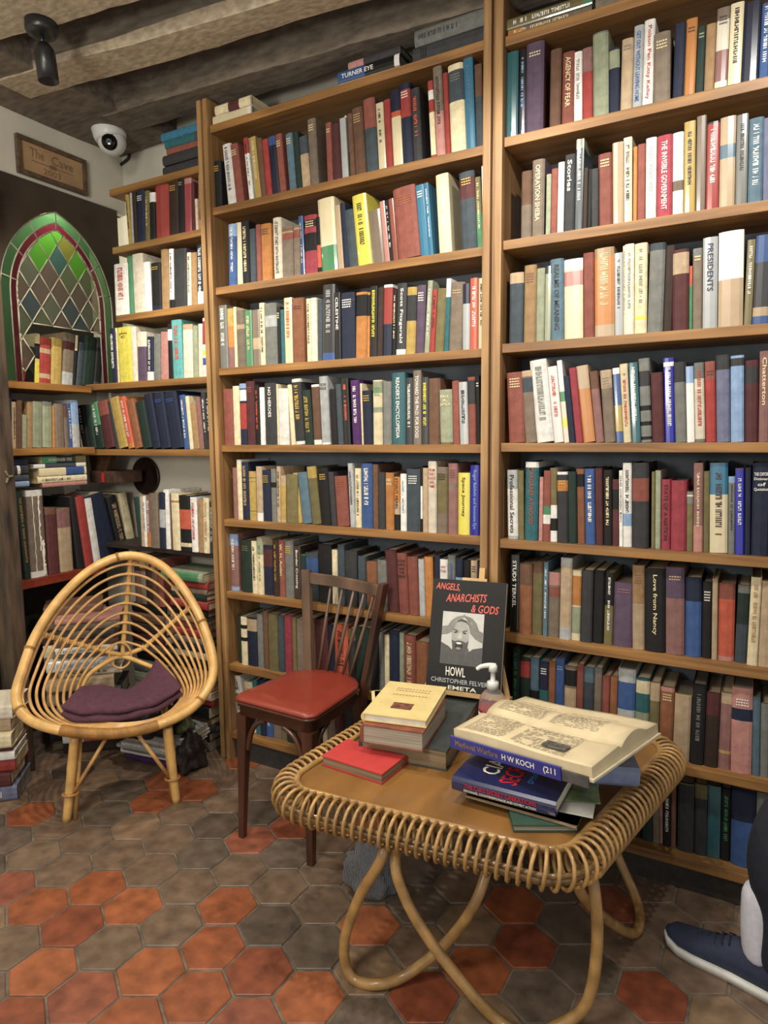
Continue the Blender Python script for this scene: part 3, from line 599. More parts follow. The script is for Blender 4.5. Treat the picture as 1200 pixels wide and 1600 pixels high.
stack(-1.85, .012, zt, [(.19, .032, .16, 'ch', ''), (.185, .036, .16, 'k', 'b:ch:0:1'), (.165, .022, .15, 'bk', ''), (.17, .03, .16, 'sl', 'b:tl:.0:.9'), (.19, .03, .16, 'tq', 'b:cv:0:1')], 'on top corner shelf', jit=.006, seed=9)
# stacks behind the rattan chair
r = random.Random(5)
zz = .002
its = [(.22, .04, .16, 'tb'), (.2, .035, .15, 'k'), (.21, .03, .15, 'ch'), (.2, .028, .15, 'br'), (.2, .05, .15, 'k'), (.2, .03, .15, 'rd', 'b:w:.0:.3'), (.2, .03, .15, 'iv'), (.21, .035, .16, 'vo', 'b:bk:0:1'),
       (.2, .03, .15, 'tb'), (.2, .03, .15, 'bg'), (.21, .035, .16, 'k'), (.2, .03, .15, 'cr'), (.2, .03, .15, 'nv'), (.2, .028, .15, 'k', 'b:gy:0:1'), (.2, .03, .15, 'rd'), (.2, .028, .15, 'bk'), (.2, .03, .15, 'tn'),
       (.2, .032, .16, 'k'), (.205, .032, .16, 'rd', 'b:bk:.1:.2'), (.19, .024, .15, 'dg'), (.2, .022, .15, 'tb', 'b:w:.0:.2'), (.21, .03, .16, 'rd'), (.225, .036, .17, 'sg', 'b:gr:0:.9')]
stack(-1.90, .01, zz, its, 'in the tall pile between rattan chair and bookcase', jit=.012, seed=4)
its = [(.2, .04, .15, 'k'), (.2, .045, .15, 'tb'), (.2, .05, .15, 'ch'), (.2, .04, .15, 'bg'), (.2, .04, .15, 'iv'), (.2, .05, .15, 'sg'), (.2, .045, .15, 'gy'), (.2, .04, .15, 'k'), (.2, .045, .15, 'tb'), (.2, .04, .15, 'mr'), (.2, .045, .15, 'db'), (.2, .04, .15, 'br'), (.2, .04, .15, 'k')]
z2 = stack(-2.16, .03, zz, its, 'in the pile against back wall behind rattan chair', jit=.012, seed=6)
for k, c in enumerate(('br', 'tb', 'db', 'br', 'bk')):
    add_book(.034, .205, .14, c, ['m:gd', 'b:%s:.2:.3' % ('mr' if k % 2 else 'k')], Matrix.Translation((-2.345+k*.0355, .035, z2)), 'on the pile against back wall behind rattan chair', 'brown volumes standing behind rattan chair')
its = [(.24, .06, .18, 'db'), (.22, .05, .17, 'rd', 'b:w:.0:.35 p'), (.24, .05, .18, 'k'), (.24, .05, .18, 'tb'), (.25, .06, .18, 'ch'), (.25, .055, .18, 'bg'), (.24, .03, .17, 'iv', 'v:k'), (.25, .045, .18, 'w', 'p v:lb'),
       (.24, .025, .17, 'gy'), (.23, .025, .17, 'w', 'v:sb'), (.24, .03, .17, 'br'), (.24, .035, .18, 'ch', 'b:tb:.3:.6'), (.23, .03, .17, 'tb'), (.24, .02, .17, 'pk')]
stack(-2.23, -.16, zz, its, 'in the messy pile behind left side of rattan chair', rz=.75, jit=.02, seed=8)
its = [(.27, .02, .2, 'mr', 'b:pu:0:1'), (.29, .018, .21, 'w'), (.28, .012, .2, 'gy'), (.29, .014, .21, 'lg'), (.28, .014, .2, 'w', 'v:gy'), (.27, .016, .2, 'iv'), (.28, .02, .2, 'lg')]
stack(-1.90, -.165, zz, its, 'on the floor under back of rattan chair', rz=.12, jit=.015, seed=10)
stack(-2.335, -.135, zz, [(.22, .05, .16, c_, o2) for c_, o2 in (('tb', ''), ('k', ''), ('iv', 'v:k'), ('ch', ''), ('bg', ''), ('w', 'p v:gy'), ('k', ''), ('gy', ''), ('cr', ''), ('db', ''), ('tb', ''), ('br', ''))], 'in the pile against left wall behind rattan chair', rz=.9, jit=.02, seed=21)
for z0_, z1_ in ((1.50, 2.24), (0, .69)):
    b = bmesh.new(); box(b, -2.757, -2.75, -.43, .21, z0_, z1_); obj('back_panel', b, mat('niche_darkening_board', '2f2a25', .8, .2), nb)  # backing boards added to make the niche interior dark
# stack at the left edge
its = [(.24, .055, .17, 'sv', 'b:bl:.3:.7 v:w'), (.2, .05, .16, 'mr'), (.21, .045, .16, 'rd', 'b:k:.2:.3'), (.2, .03, .15, 'w', 'b:lb:0:.2'), (.22, .02, .16, 'mr', 'v:w'), (.2, .05, .16, 'cr', 'v:tn'), (.2, .045, .16, 'bg'), (.19, .05, .16, 'iv')]
stack(-2.255, -.60, zz, its, 'on the floor at foot of left wall', rz=.72, jit=.012, seed=12)
# lying on the tall books in the wall niche
z3 = 1.105
stackX = lambda y, z, items, where: [lie(XN, y, z+sum(i[1]+.0006 for i in items[:k]), it[0], it[1], .15, it[2], it[3], pi/2, where) for k, it in enumerate(items)]
for o_ in ():
    pass
def stk(y, z, items, where):
    for L, t, c, op in items:
        lie(XN-.004, y, z, L, t, .15, c, op, pi/2, where); z += t+.0006
stk(-.315, 1.097, [(.10, .022, 'lb', 'b:bl:0:.3'), (.11, .024, 'sl', ''), (.12, .036, 'ch', 'b:w:.62:.72 b:w:.0:.1'), (.10, .024, 'nv', '')], 'on the books under the wall shelf, left heap')
stk(-.055, 1.088, [(.205, .016, 'bk', 'b:pk:0:1'), (.225, .026, 'mu', 'b:cr:0:1 v:k'), (.215, .034, 'cr', 'p b:bl:.55:.95'), (.235, .016, 'w', 'p b:sl:.2:.8'), (.195, .03, 'gr', 'p b:dg:.3:.75 b:ol:.75:1 v:lg')], 'on the books under the wall shelf, right heap')
b = bmesh.new(); box(b, -2.585, -2.42, .02, .17, 1.088, 1.14, .006)
box(b, -2.50, -2.487, .016, .02, 1.092, 1.135, 0, 1)
tag(obj('leather_box', b, [mat('cracked_brown_leather', '4a342a', .55, .3, 30, .6), mat('red_ribbon', 'b02a20', .5)]), 'small dark brown leather box lying on books under fourth corner shelf', 'box')
b = bmesh.new()
for s in (0, 1):
    pass
v = [b.verts.new(p) for p in ((-2.62, .05, 1.208), (-2.47, .05, 1.208), (-2.53, .05, 1.10), (-2.60, .05, 1.09), (-2.62, .075, 1.208), (-2.47, .075, 1.208), (-2.53, .075, 1.10), (-2.60, .075, 1.09))]
for f in ((0, 1, 2, 3), (7, 6, 5, 4), (0, 4, 5, 1), (1, 5, 6, 2), (2, 6, 7, 3), (3, 7, 4, 0)): b.faces.new([v[i] for i in f])
obj('bracket', b, mat('dark_bracket', '4a2f1e', .6, .3), ab)
b = bmesh.new(); lathe(b, [(.085, 0), (.085, .012), (.078, .012), (.076, .006), (.0, .006)], (0, 0, 0), 32, M=Matrix.Rotation(pi/2, 4, 'X'))
o = obj('round_plaque', b, mat('dark_varnished_disc', '2c1f17', .35, .3)); o.location = (-2.44, .213, 1.11)
tag(o, 'dark round wooden plaque on back wall under fourth corner shelf', 'plaque')
# crumpled cloth things
def lump(name, label, cat, loc, sx, sy, sz, mt, seed, rz=0, amp=.35):
    r = random.Random(seed); b = bmesh.new(); bmesh.ops.create_icosphere(b, subdivisions=4, radius=1)
    import mathutils.noise as N
    for v in b.verts:
        d = v.co.normalized(); n = N.noise(d*2.2+Vector((seed, 0, 0)))*amp + abs(N.noise(d*5+Vector((0, seed, 0))))*amp*.6
        v.co = d*(1+n); v.co.x *= sx; v.co.y *= sy; v.co.z = max(-.55, v.co.z)*sz+.55*sz
    o = obj(name, b, mt, smooth=True); o.location = loc; o.rotation_euler = (0, 0, rz); return tag(o, label, cat)
blackcl = mat('black_cloth', '1a1b1c', .6, .3, 30, .6)
lump('black_bag', 'crumpled black plastic bag lying on the pile behind rattan chair', 'bag', (-2.06, -.20, .135), .13, .07, .075, blackcl, 3, .3, .4)
lump('dark_bag', 'dark crumpled bag on the floor between rattan chair and bookcase post', 'bag', (-1.885, -.13, .002), .045, .06, .08, mat('dark_brown_cloth', '2a211c', .7, .5, 14, .8), 5, .2, .5)
lump('green_cloth', 'small olive green cloth bundle under right side of rattan chair', 'cloth', (-1.99, -.1, .125), .07, .05, .05, mat('olive_cloth', '5c6440', .8, .35, 12, .5), 8, .2, .4)
# striped cloth under table
stripe = mat('grey_striped_cloth', '55585c', .85, .2, 30, .4)
nt = stripe.node_tree; wv = nt.nodes.new('ShaderNodeTexWave'); wv.inputs['Scale'].default_value = 14; wv.inputs['Distortion'].default_value = 4
cr = nt.nodes.new('ShaderNodeValToRGB'); cr.color_ramp.interpolation = 'CONSTANT'; cr.color_ramp.elements[0].color = (*hx('23252a'), 1); cr.color_ramp.elements[1].color = (*hx('8b8f93'), 1); cr.color_ramp.elements[1].position = .5
nt.links.new(wv.outputs[0], cr.inputs[0]); nt.links.new(cr.outputs[0], nt.nodes['Principled BSDF'].inputs['Base Color'])
lump('striped_bag', 'crumpled black and grey striped bag on the tiles under the table', 'bag', (-.90, -.40, .002), .07, .05, .10, stripe, 11, .5, .35)
# ------------------------------------------------------------------ dark arched window panel on the left wall
XP = -2.48; YC = -.14; WO = .25; ZS = 1.83; RAR = .37
darkp = mat('dark_stained_panel', '43392f', .42, .25, 5, .3, coat=.15)
def arch(off, n=14):
    """outline of the pointed arch shrunk by off, from bottom left round to bottom right (y, z)"""
    R_ = RAR-off; w_ = WO-off; P = [(YC-w_, 1.505)]
    cx_ = YC-w_+R_; zt_ = sqrt(max(0, R_*R_-(R_-w_)**2)); a1 = atan2(zt_, -(R_-w_))
    for i in range(n+1):
        a = pi+(a1-pi)*i/n; P.append((cx_+R_*cos(a), ZS+R_*sin(a)))
    Q = [(2*YC-y, z) for y, z in P[::-1]]
    return P+Q[1:]
win = thing('arched_window', 'pointed-arch leaded stained glass window with broken lower panes in dark wooden panel', 'window', (0, 0, 0))
b = bmesh.new(); A = arch(0); yl, yr, zb, ztp = -.49, .155, 1.505, 2.262
def ringpoly(b, x):
    """panel face with an arch hole: strips left, right and over the arch"""
    h = len(A)//2; faces = []
    L = A[:h+1]; Rr = A[h:]
    outer_l = [(yl, A[0][1])]+[(yl+(YC-yl)*max(0, (i-2)/(h-2)), ZS+(ztp-ZS)*min(1, i/6) if i else zb) for i in range(1, h+1)]
    outer_r = [(yr+(YC-yr)*max(0, (h-2-i)/(h-2)) if i < h-1 else yr, ZS+(ztp-ZS)*min(1, (h-i)/6) if i < h else zb) for i in range(h+1)]
    return L, Rr, outer_l, outer_r
L, Rr, ol_, or_ = ringpoly(b, XP)
outer = [(yl, zb)]+[(yl, zb+(ztp-zb)*i/13) for i in range(1, 14)]+[(yl+(yr-yl)*i/4, ztp) for i in range(1, 4)]+[(yr, ztp-(ztp-zb)*i/13) for i in range(0, 13)]+[(yr, zb)]
# resample the outer outline to the same count as the arch
def resample(P, n):
    d = [0]
    for p, q in zip(P, P[1:]): d.append(d[-1]+sqrt((p[0]-q[0])**2+(p[1]-q[1])**2))
    out = []
    for i in range(n):
        t = d[-1]*i/(n-1); k = max(j for j in range(len(d)) if d[j] <= t+1e-9); k = min(k, len(P)-2)
        f = (t-d[k])/max(1e-9, d[k+1]-d[k]); out.append((P[k][0]+(P[k+1][0]-P[k][0])*f, P[k][1]+(P[k+1][1]-P[k][1])*f))
    return out
O_ = resample(outer, len(A)); n_ = len(A)
O_[n_//2] = (YC, ztp)
for c_ in ((yl, ztp), (yr, ztp)):
    k = min(range(n_), key=lambda i: (O_[i][0]-c_[0])**2+(O_[i][1]-c_[1])**2); O_[k] = c_
vf = [[b.verts.new((x, y, z)) for y, z in P] for x, P in ((XP, O_), (XP, A), (XP-.02, A), (XP-.02, O_))]
for i in range(n_-1):
    for q in range(4):
        a_, c_ = vf[q], vf[(q+1) % 4]; b.faces.new((a_[i], a_[i+1], c_[i+1], c_[i]))
obj('panel', b, darkp, win)
def clip(poly, hull):
    out = poly
    for i in range(len(hull)):
        a_, c_ = hull[i], hull[(i+1) % len(hull)]; res = []
        ins = lambda p: (c_[0]-a_[0])*(p[1]-a_[1])-(c_[1]-a_[1])*(p[0]-a_[0]) <= 1e-9
        for j in range(len(out)):
            p, q = out[j], out[(j+1) % len(out)]; ip, iq = ins(p), ins(q)
            if ip: res.append(p)
            if ip != iq:
                d1 = (c_[0]-a_[0])*(p[1]-a_[1])-(c_[1]-a_[1])*(p[0]-a_[0]); d2 = (c_[0]-a_[0])*(q[1]-a_[1])-(c_[1]-a_[1])*(q[0]-a_[0])
                t = d1/(d1-d2); res.append((p[0]+(q[0]-p[0])*t, p[1]+(q[1]-p[1])*t))
        out = res
        if len(out) < 3: return []
    return out
def glass(name, c, a=.8, rough=.25):
    M_ = mat(name, c, rough, .12, 6); nt = M_.node_tree; bs = nt.nodes['Principled BSDF']; out = nt.nodes['Material Output']; col = hx_(c)
    tr = nt.nodes.new('ShaderNodeBsdfTransparent'); tr.inputs[0].default_value = (*[min(1, v*1.5+.1) for v in col], 1)
    tl = nt.nodes.new('ShaderNodeBsdfTranslucent'); tl.inputs[0].default_value = (*[min(1, v*1.6) for v in col], 1)
    m1 = nt.nodes.new('ShaderNodeMixShader'); m1.inputs[0].default_value = .5; m2 = nt.nodes.new('ShaderNodeMixShader'); m2.inputs[0].default_value = 1-a*.62
    nt.links.new(bs.outputs[0], m1.inputs[1]); nt.links.new(tl.outputs[0], m1.inputs[2]); nt.links.new(m1.outputs[0], m2.inputs[1]); nt.links.new(tr.outputs[0], m2.inputs[2]); nt.links.new(m2.outputs[0], out.inputs[0])
    return M_
gl = [glass('glass_green', '5fa83c', .7), glass('glass_grey_green', '6f7a5e', .72), glass('glass_mauve', '766a60', .75), glass('glass_teal', '4a706a', .72), glass('glass_yellow', '86883f', .7), glass('glass_blue_grey', '56646a', .75), glass('glass_pale', '7c8272', .62)]
gred = glass('glass_deep_red', '5a1f2a', .95); ggreen = glass('glass_border_green', '47704a', .8)
G0, G1, G2 = arch(.004), arch(.042), arch(.068)
V = []; F = []; MI = []
def ringstrip(P, Q, mi, skip=lambda i: False):
    for i in range(len(P)-1):
        if skip(i): continue
        n = len(V); V.extend([(XP-.008, *P[i]), (XP-.008, *P[i+1]), (XP-.008, *Q[i+1]), (XP-.008, *Q[i])]); F.append((n, n+1, n+2, n+3)); MI.append(mi)
ringstrip(G0, G1, 7); ringstrip(G1, G2, 8)
lead = bmesh.new()
dW, dH = .043, .064; hull = G2
def broken(p):
    y, z = p
    return z < 1.73 and y > -.285+(1.73-z)*-.02 or (z < 1.60) or (z < 1.655 and y > -.33)
col_r = random.Random(2); cells = set()
for i in range(-12, 13):
    for j in range(-12, 14):
        cy_, cz_ = YC+(i-j)*dW, 1.86+(i+j)*dH
        poly = [(cy_-dW, cz_), (cy_, cz_+dH), (cy_+dW, cz_), (cy_, cz_-dH)]
        q = clip(poly, hull)
        if len(q) < 3: continue
        cen = (sum(p[0] for p in q)/len(q), sum(p[1] for p in q)/len(q))
        zcut = 1.728
        if cen[0] > -.30: q = clip(q, [(-9, 9), (9, 9), (9, zcut), (-9, zcut)])
        if len(q) < 3 or (cen[0] <= -.30 and cen[1] < 1.60): continue
        if cen[0] > -.30 and cen[1] < zcut-.03: continue
        n = len(V); V.extend([(XP-.008, *p) for p in q]); F.append(tuple(range(n, n+len(q))))
        hi = cen[1] > 1.98
        MI.append(col_r.choice((0, 0, 4, 3, 0)) if hi else col_r.choice((1, 2, 5, 1, 2, 6, 2)))
        for a_, c_ in zip(q, q[1:]+q[:1]):
            key = tuple(sorted([(round(a_[0], 3), round(a_[1], 3)), (round(c_[0], 3), round(c_[1], 3))]))
            if key in cells or sqrt((a_[0]-c_[0])**2+(a_[1]-c_[1])**2) < .01: continue
            cells.add(key); tube(lead, [(XP-.004, *a_), (XP-.004, *c_)], .0027, 5)
go = pymesh('stained_glass', V, F, gl+[ggreen, gred], win, MI)
for P in (G0, G1, G2): tube(lead, [(XP-.006, *p) for p in P], .003, 5)
for i in range(3, len(G0)-2, 4): tube(lead, [(XP-.006, *G0[i]), (XP-.006, *G2[i])], .003, 5)
obj('lead_strips', lead, mat('dull_lead', 'a39d8a', .5, .15), win)
pl = bpy.data.lights.new('niche_lamp_light', 'POINT'); pl.energy = 4.5; pl.color = (1, .95, .75); pl.shadow_soft_size = .02
po = bpy.data.objects.new('niche_lamp_light', pl); C.objects.link(po); po.location = (-2.60, -.17, 2.20)
# post at left end of the niche
b = bmesh.new(); box(b, -2.5, -2.41, -.485, -.427, .0, 2.2, .006)
po_ = obj('wooden_post', b, mat('dark_worn_wood', '4a3a2b', .7, .5, 16, .7, stretch=(2, 2, .35))); tag(po_, 'dark worn wooden post at left end of the wall niche', 'post')
b = bmesh.new()
for k in range(9):
    a = k*2.1; rr = .004+.0016*k
    bmesh.ops.create_icosphere(b, subdivisions=1, radius=.006, matrix=Matrix.Translation((-2.407, -.455+rr*cos(a), 1.145+rr*1.3*sin(a))))
obj('carved_rosette', b, mat('dull_brass', '6b6048', .5, .2), po_, True)
# framed sign
SX = -2.497
sg_ = thing('framed_sign', 'small brown framed sign reading The Cave on left wall above arched window', 'sign', (SX, -.135, 2.352))
b = bmesh.new(); hw, hh = .150, .070
for y0, y1, z0, z1 in ((-hw, hw, hh-.016, hh), (-hw, hw, -hh, -hh+.016), (-hw, -hw+.016, -hh+.016, hh-.016), (hw-.016, hw, -hh+.016, hh-.016)): box(b, 0, .018, y0, y1, z0, z1, .003)
obj('frame', b, mat('dark_gilt_frame', '5b4a38', .45, .3, 40), sg_)
b = bmesh.new(); box(b, .001, .008, -hw+.015, hw-.015, -hh+.015, hh-.015)
obj('parchment', b, mat('tan_parchment', 'a58560', .5, .12, 8), sg_)
V = []; F = []
put_text(V, F, 'The', (.0086, -.095, .006), (0, 1, 0), (0, 0, 1), .060, .034)
put_text(V, F, 'Cave', (.0086, -.005, .004), (0, 1, 0), (0, 0, 1), .095, .034)
put_text(V, F, '2003', (.0086, -.042, -.043), (0, 1, 0), (0, 0, 1), .075, .022)
n = len(V); V += [Vector((.0086, y, z)) for y, z in ((-.09, -.006), (.09, -.006), (.09, -.009), (-.09, -.009))]; F.append((n, n+1, n+2, n+3))
n = len(V); V += [Vector((.0088, .018*cos(k*pi/5), -.0075+.009*sin(k*pi/5))) for k in range(10)]; F.append(tuple(range(n, n+10)))
pymesh('lettering', V, F, mat('faded_brown_ink', '735c46', .7, .2), sg_)
# security camera
dc = thing('security_camera', 'white dome security camera on its box in the corner under beams', 'camera', (-2.335, .02, 2.488), 0)
dc.scale = (1.18, 1.18, 1.18)
whp = mat('white_plastic', 'd8dad6', .35, .03)
D = Matrix.Rotation(radians(20), 4, 'X') @ Matrix.Rotation(radians(-22), 4, 'Y')
D = Matrix.Rotation(radians(-8), 4, 'Y') @ Matrix.Rotation(radians(12), 4, 'X')
b = bmesh.new(); lathe(b, [(.052, .045), (.055, .040), (.054, .0), (.050, -.012)], n=32, M=D); obj('housing', b, whp, dc)
b = bmesh.new(); bmesh.ops.create_uvsphere(b, u_segments=28, v_segments=16, radius=.047, matrix=D @ Matrix.Translation((0, 0, -.016))); obj('dome', b, whp, dc, True)
dv = (Vector(CAM)-Vector((-2.33, .02, 2.46))).normalized(); dv = (dv+Vector((-.25, 0, -.0))).normalized()
Q = dv.to_track_quat('Z', 'Y').to_matrix().to_4x4()
b = bmesh.new(); lathe(b, [(.0, .046), (.024, .046), (.026, .040)], n=24, M=Q); o = obj('lens_window', b, mat('smoked_glass', '0d0d0f', .1, 0), dc); o.location = D @ Vector((0, 0, -.016))
b = bmesh.new(); lathe(b, [(.009, .0468), (.013, .0478), (.007, .0482), (.002, .047)], n=20, M=Q); o = obj('lens', b, mat('lens_grey', '4a4d55', .15, 0, metal=.6), dc); o.location = D @ Vector((0, 0, -.016))
b = bmesh.new(); p_ = atY(198, 219, .19); box(b, p_.x-.035, p_.x+.035, .165, .213, p_.z-.03, p_.z+.026, .004); tag(obj('junction_box', b, whp), 'small white junction box on back wall beside dome security camera', 'box')
b = bmesh.new(); tube(b, spline([atY(x_, y_, .206) for x_, y_ in ((199, 228), (201, 246), (188, 258), (180, 270), (181, 300), (184, 340))], 8), .006, 8)
tag(obj('black_cable', b, mat('black_rubber', '17181a', .5, 0)), 'black cable hanging down the back wall below the security camera', 'cable')
b = bmesh.new(); tube(b, spline([atY(x_, y_, .206) for x_, y_ in ((208, 216), (232, 218), (255, 220), (300, 216))], 8), .005, 8)
tag(obj('black_cable', b, MC['black_rubber']), 'black cable running right along back wall behind top corner books', 'cable')
# spotlight
sp = thing('ceiling_spotlight', 'black cylindrical spotlight hanging under the grey ceiling beam', 'spotlight', (-1.905, -.565, 2.498))
sp.scale = (.80, .80, .80)
blk = mat('black_metal', '1b1c1e', .35, .05)
b = bmesh.new(); lathe(b, [(.056, .004), (.056, -.03), (.05, -.040), (.02, -.042)], n=32); obj('base', b, blk, sp)
b = bmesh.new(); tube(b, [(0, 0, -.04), (.0, 0, -.075)], .008, 10); box(b, -.014, .014, -.006, .006, -.10, -.07, .002); obj('arm', b, blk, sp)
T = Matrix.Translation((.008, 0, -.085)) @ Matrix.Rotation(radians(-3), 4, 'Y') @ Matrix.Rotation(radians(3), 4, 'X')
b = bmesh.new(); lathe(b, [(.018, .012), (.034, -.012), (.036, -.02), (.036, -.118), (.033, -.118), (.0325, -.08)], n=28, M=T); obj('lamp_head', b, blk, sp)
b = bmesh.new(); lathe(b, [(.031, -.085), (.0305, -.0845), (.0, -.0845)], n=28, M=T); obj('bulb', b, mat('lit_bulb', 'fff0d0', .5, 0, emit=4), sp)
# ------------------------------------------------------------------ rattan chair
FEET = Vector((-1.86, -.46, 0)); EF = Vector((.752, -.66, 0)).normalized(); ER = Vector((-EF.y, EF.x, 0))
def cp(px, py, b_): return atP(px, py, FEET+EF*b_, EF)
def rattan(name, c, var=.16):
    M_ = mat(name, c, .34, var, 22, .15, stretch=(1, 1, 1), coat=.25); return M_
rt = rattan('rattan_cane', 'd6a860'); rtn = rattan('rattan_thin_cane', 'cc9c5c', .2); rtd = rattan('rattan_binding', 'a9793c')
ch = thing('rattan_chair', 'round-backed honey rattan armchair with concentric cane rings and purple cushion on it', 'armchair', (0, 0, 0))
rim = [(205,868,-.32),(150,885,-.315),(98,930,-.27),(57,990,-.20),(34,1050,-.12),(25,1092,-.06),(44,1123,0),(95,1141,.05),(180,1146,.07),(252,1131,.05),(303,1104,0),(331,1062,-.07),(330,1015,-.15),(303,945,-.25),(258,888,-.31)]
inn = [(193,1003,-.41),(184,1005,-.41),(174,1009,-.405),(162,1018,-.39),(140,1040,-.34),(123,1070,-.25),(120,1102,-.12),(140,1125,-.02),(190,1131,.04),(240,1124,.03),(272,1106,-.02),(283,1080,-.10),(257,1040,-.29),(225,1013,-.39),(205,1005,-.405)]
b = bmesh.new(); rp = spline([cp(*p) for p in rim], 8, True); tube(b, rp, .0165, 12, True)
obj('rim', b, rt, ch)
def rings_at(P, r, idx, name, par, mt, wid=.003):
    for i in idx:
        b = bmesh.new(); p = P[i % len(P)]; q = P[(i+1) % len(P)]; d = (q-p).normalized()
        for s in (-1, 0, 1): 
            M_ = Matrix.Translation(p+d*wid*s*1.1) @ d.to_track_quat('Z', 'Y').to_matrix().to_4x4()
            tube(b, [M_ @ Vector((r*cos(a*pi/8), r*sin(a*pi/8), 0)) for a in range(16)], wid*.55, 5, True)
        obj(name, b, mt, par)
rings_at(rp, .0175, (3, 27, 44, 66, 82, 101), 'binding', ch, rtd)
NL = 9; tops = []
def bowl(t):
    out = []
    for a_, c_ in zip(rim, inn):
        px = a_[0]+(c_[0]-a_[0])*t; py = a_[1]+(c_[1]-a_[1])*t; bb = a_[2]+(c_[2]-a_[2])*t - .02*sin(pi*t)*(1 if a_[2] < -.1 else .2)
        out.append(cp(px, py, bb))
    return out
for k in range(1, NL+1):
    t = .10+.90*(k-1)/(NL-1); P = spline(bowl(t), 7, True); tops.append(t)
    b = bmesh.new(); tube(b, P, .0054, 8, True); obj('cane_ring', b, rtn, ch)
hub = cp(192, 1024, -.41)
def spoke(i0, frac=0.0):
    P = []
    for t in [0]+tops:
        q = bowl(t); j = int(i0); f = i0-j; p = q[j % 15]*(1-f)+q[(j+1) % 15]*f
        P.append(p+EF*-.010 if t > 0 else p)
    P.append(hub); return P
for i0 in (0, 3, 13):
    P = spoke(i0); b = bmesh.new(); tube(b, spline(P, 4), .0095, 10)
    for p, q in zip(P[1:-1], P[2:]):
        d = (q-p).normalized(); M_ = Matrix.Translation(p) @ d.to_track_quat('Z', 'Y').to_matrix().to_4x4()
        tube(b, [M_ @ Vector((.0125*cos(a*pi/6), .0125*sin(a*pi/6), 0)) for a in range(12)], .003, 5, True)
    obj('spoke', b, rt, ch)
b = bmesh.new(); tube(b, [cp(188+17*cos(a*pi/12), 1024+20*sin(a*pi/12), -.40) for a in range(24)], .005, 7, True); obj('hub_ring', b, rtn, ch)
b = bmesh.new(); tube(b, spline([cp(125, 1080, -.25), cp(136, 1058, -.31), cp(158, 1040, -.37), cp(188, 1026, -.41), cp(222, 1036, -.37), cp(250, 1050, -.31), cp(272, 1078, -.22)], 6), .009, 10); obj('seat_arch', b, rt, ch)
b = bmesh.new(); P = spline([cp(*p) for p in rim], 24, True); i0, i1 = 24*7, 24*8+22
seg = P[i0:i1+1]
for q in range(len(seg)-1):
    for s in (0, .5):
        p = seg[q]*(1-s)+seg[q+1]*s; d = (seg[q+1]-seg[q]).normalized(); M_ = Matrix.Translation(p) @ d.to_track_quat('Z', 'Y').to_matrix().to_4x4()
        tube(b, [M_ @ Vector((.0172*cos(a*pi/6), .0172*sin(a*pi/6), 0)) for a in range(12)], .0018, 4, True)
obj('front_wrapping', b, rtd, ch)
def fl(px, py): return atZ(px, py, 0)
legs = [([cp(117, 1150, .02), (fl(104, 1284)+Vector((0, 0, .001)))], .0155, .014), ([cp(262, 1135, .02), fl(276, 1254)+Vector((0, 0, .001))], .0155, .014)]
for P, r0, r1 in legs:
    b = bmesh.new(); a_, c_ = P; N_ = 14
    pts = [a_+(c_-a_)*(i/N_) for i in range(N_+1)]; tube(b, pts, lambda t, r0=r0, r1=r1: r0+(r1-r0)*t+(.0012 if abs((t*4.2) % 1-.5) < .06 else 0), 12); obj('leg', b, rt, ch)
for (x0, y0, b0), (x1, y1), o_ in (((125, 1150, .0), (118, 1280), 0), ((258, 1137, .0), (270, 1251), 1)):
    b = bmesh.new(); tube(b, [cp(x0, y0+4, b0), fl(x1, y1)+Vector((0, 0, .003))], .0085, 8); obj('leg_brace', b, rtn, ch)
FL_, FR_ = fl(104, 1284), fl(276, 1254)
for F_, s in ((FL_, -1), (FR_, 1)):
    b = bmesh.new(); bk = F_-EF*.22; bk.z = .002; tube(b, [cp(192, 1090, -.2)+ER*s*.14-Vector((0, 0, .03)), bk], .014, 10); obj('leg', b, rattan('rattan_dark_cane', 'a37a45'), ch)
    top = cp(172, 1143, .03) if s < 0 else cp(212, 1143, .03)
    knee = F_+(legs[0 if s < 0 else 1][0][0]-F_)*.33
    b = bmesh.new(); tube(b, [top, knee+ER*(-s)*.012], .0065, 8); obj('diagonal_brace', b, rtn, ch)
    b = bmesh.new(); z_ = .33
    c_ = knee+ER*(-s)*.004
    tube(b, [c_+ER*.024*cos(a*pi/8)+EF*.018*sin(a*pi/8) for a in range(16)], .0042, 6, True); obj('leg_binding', b, rtd, ch)
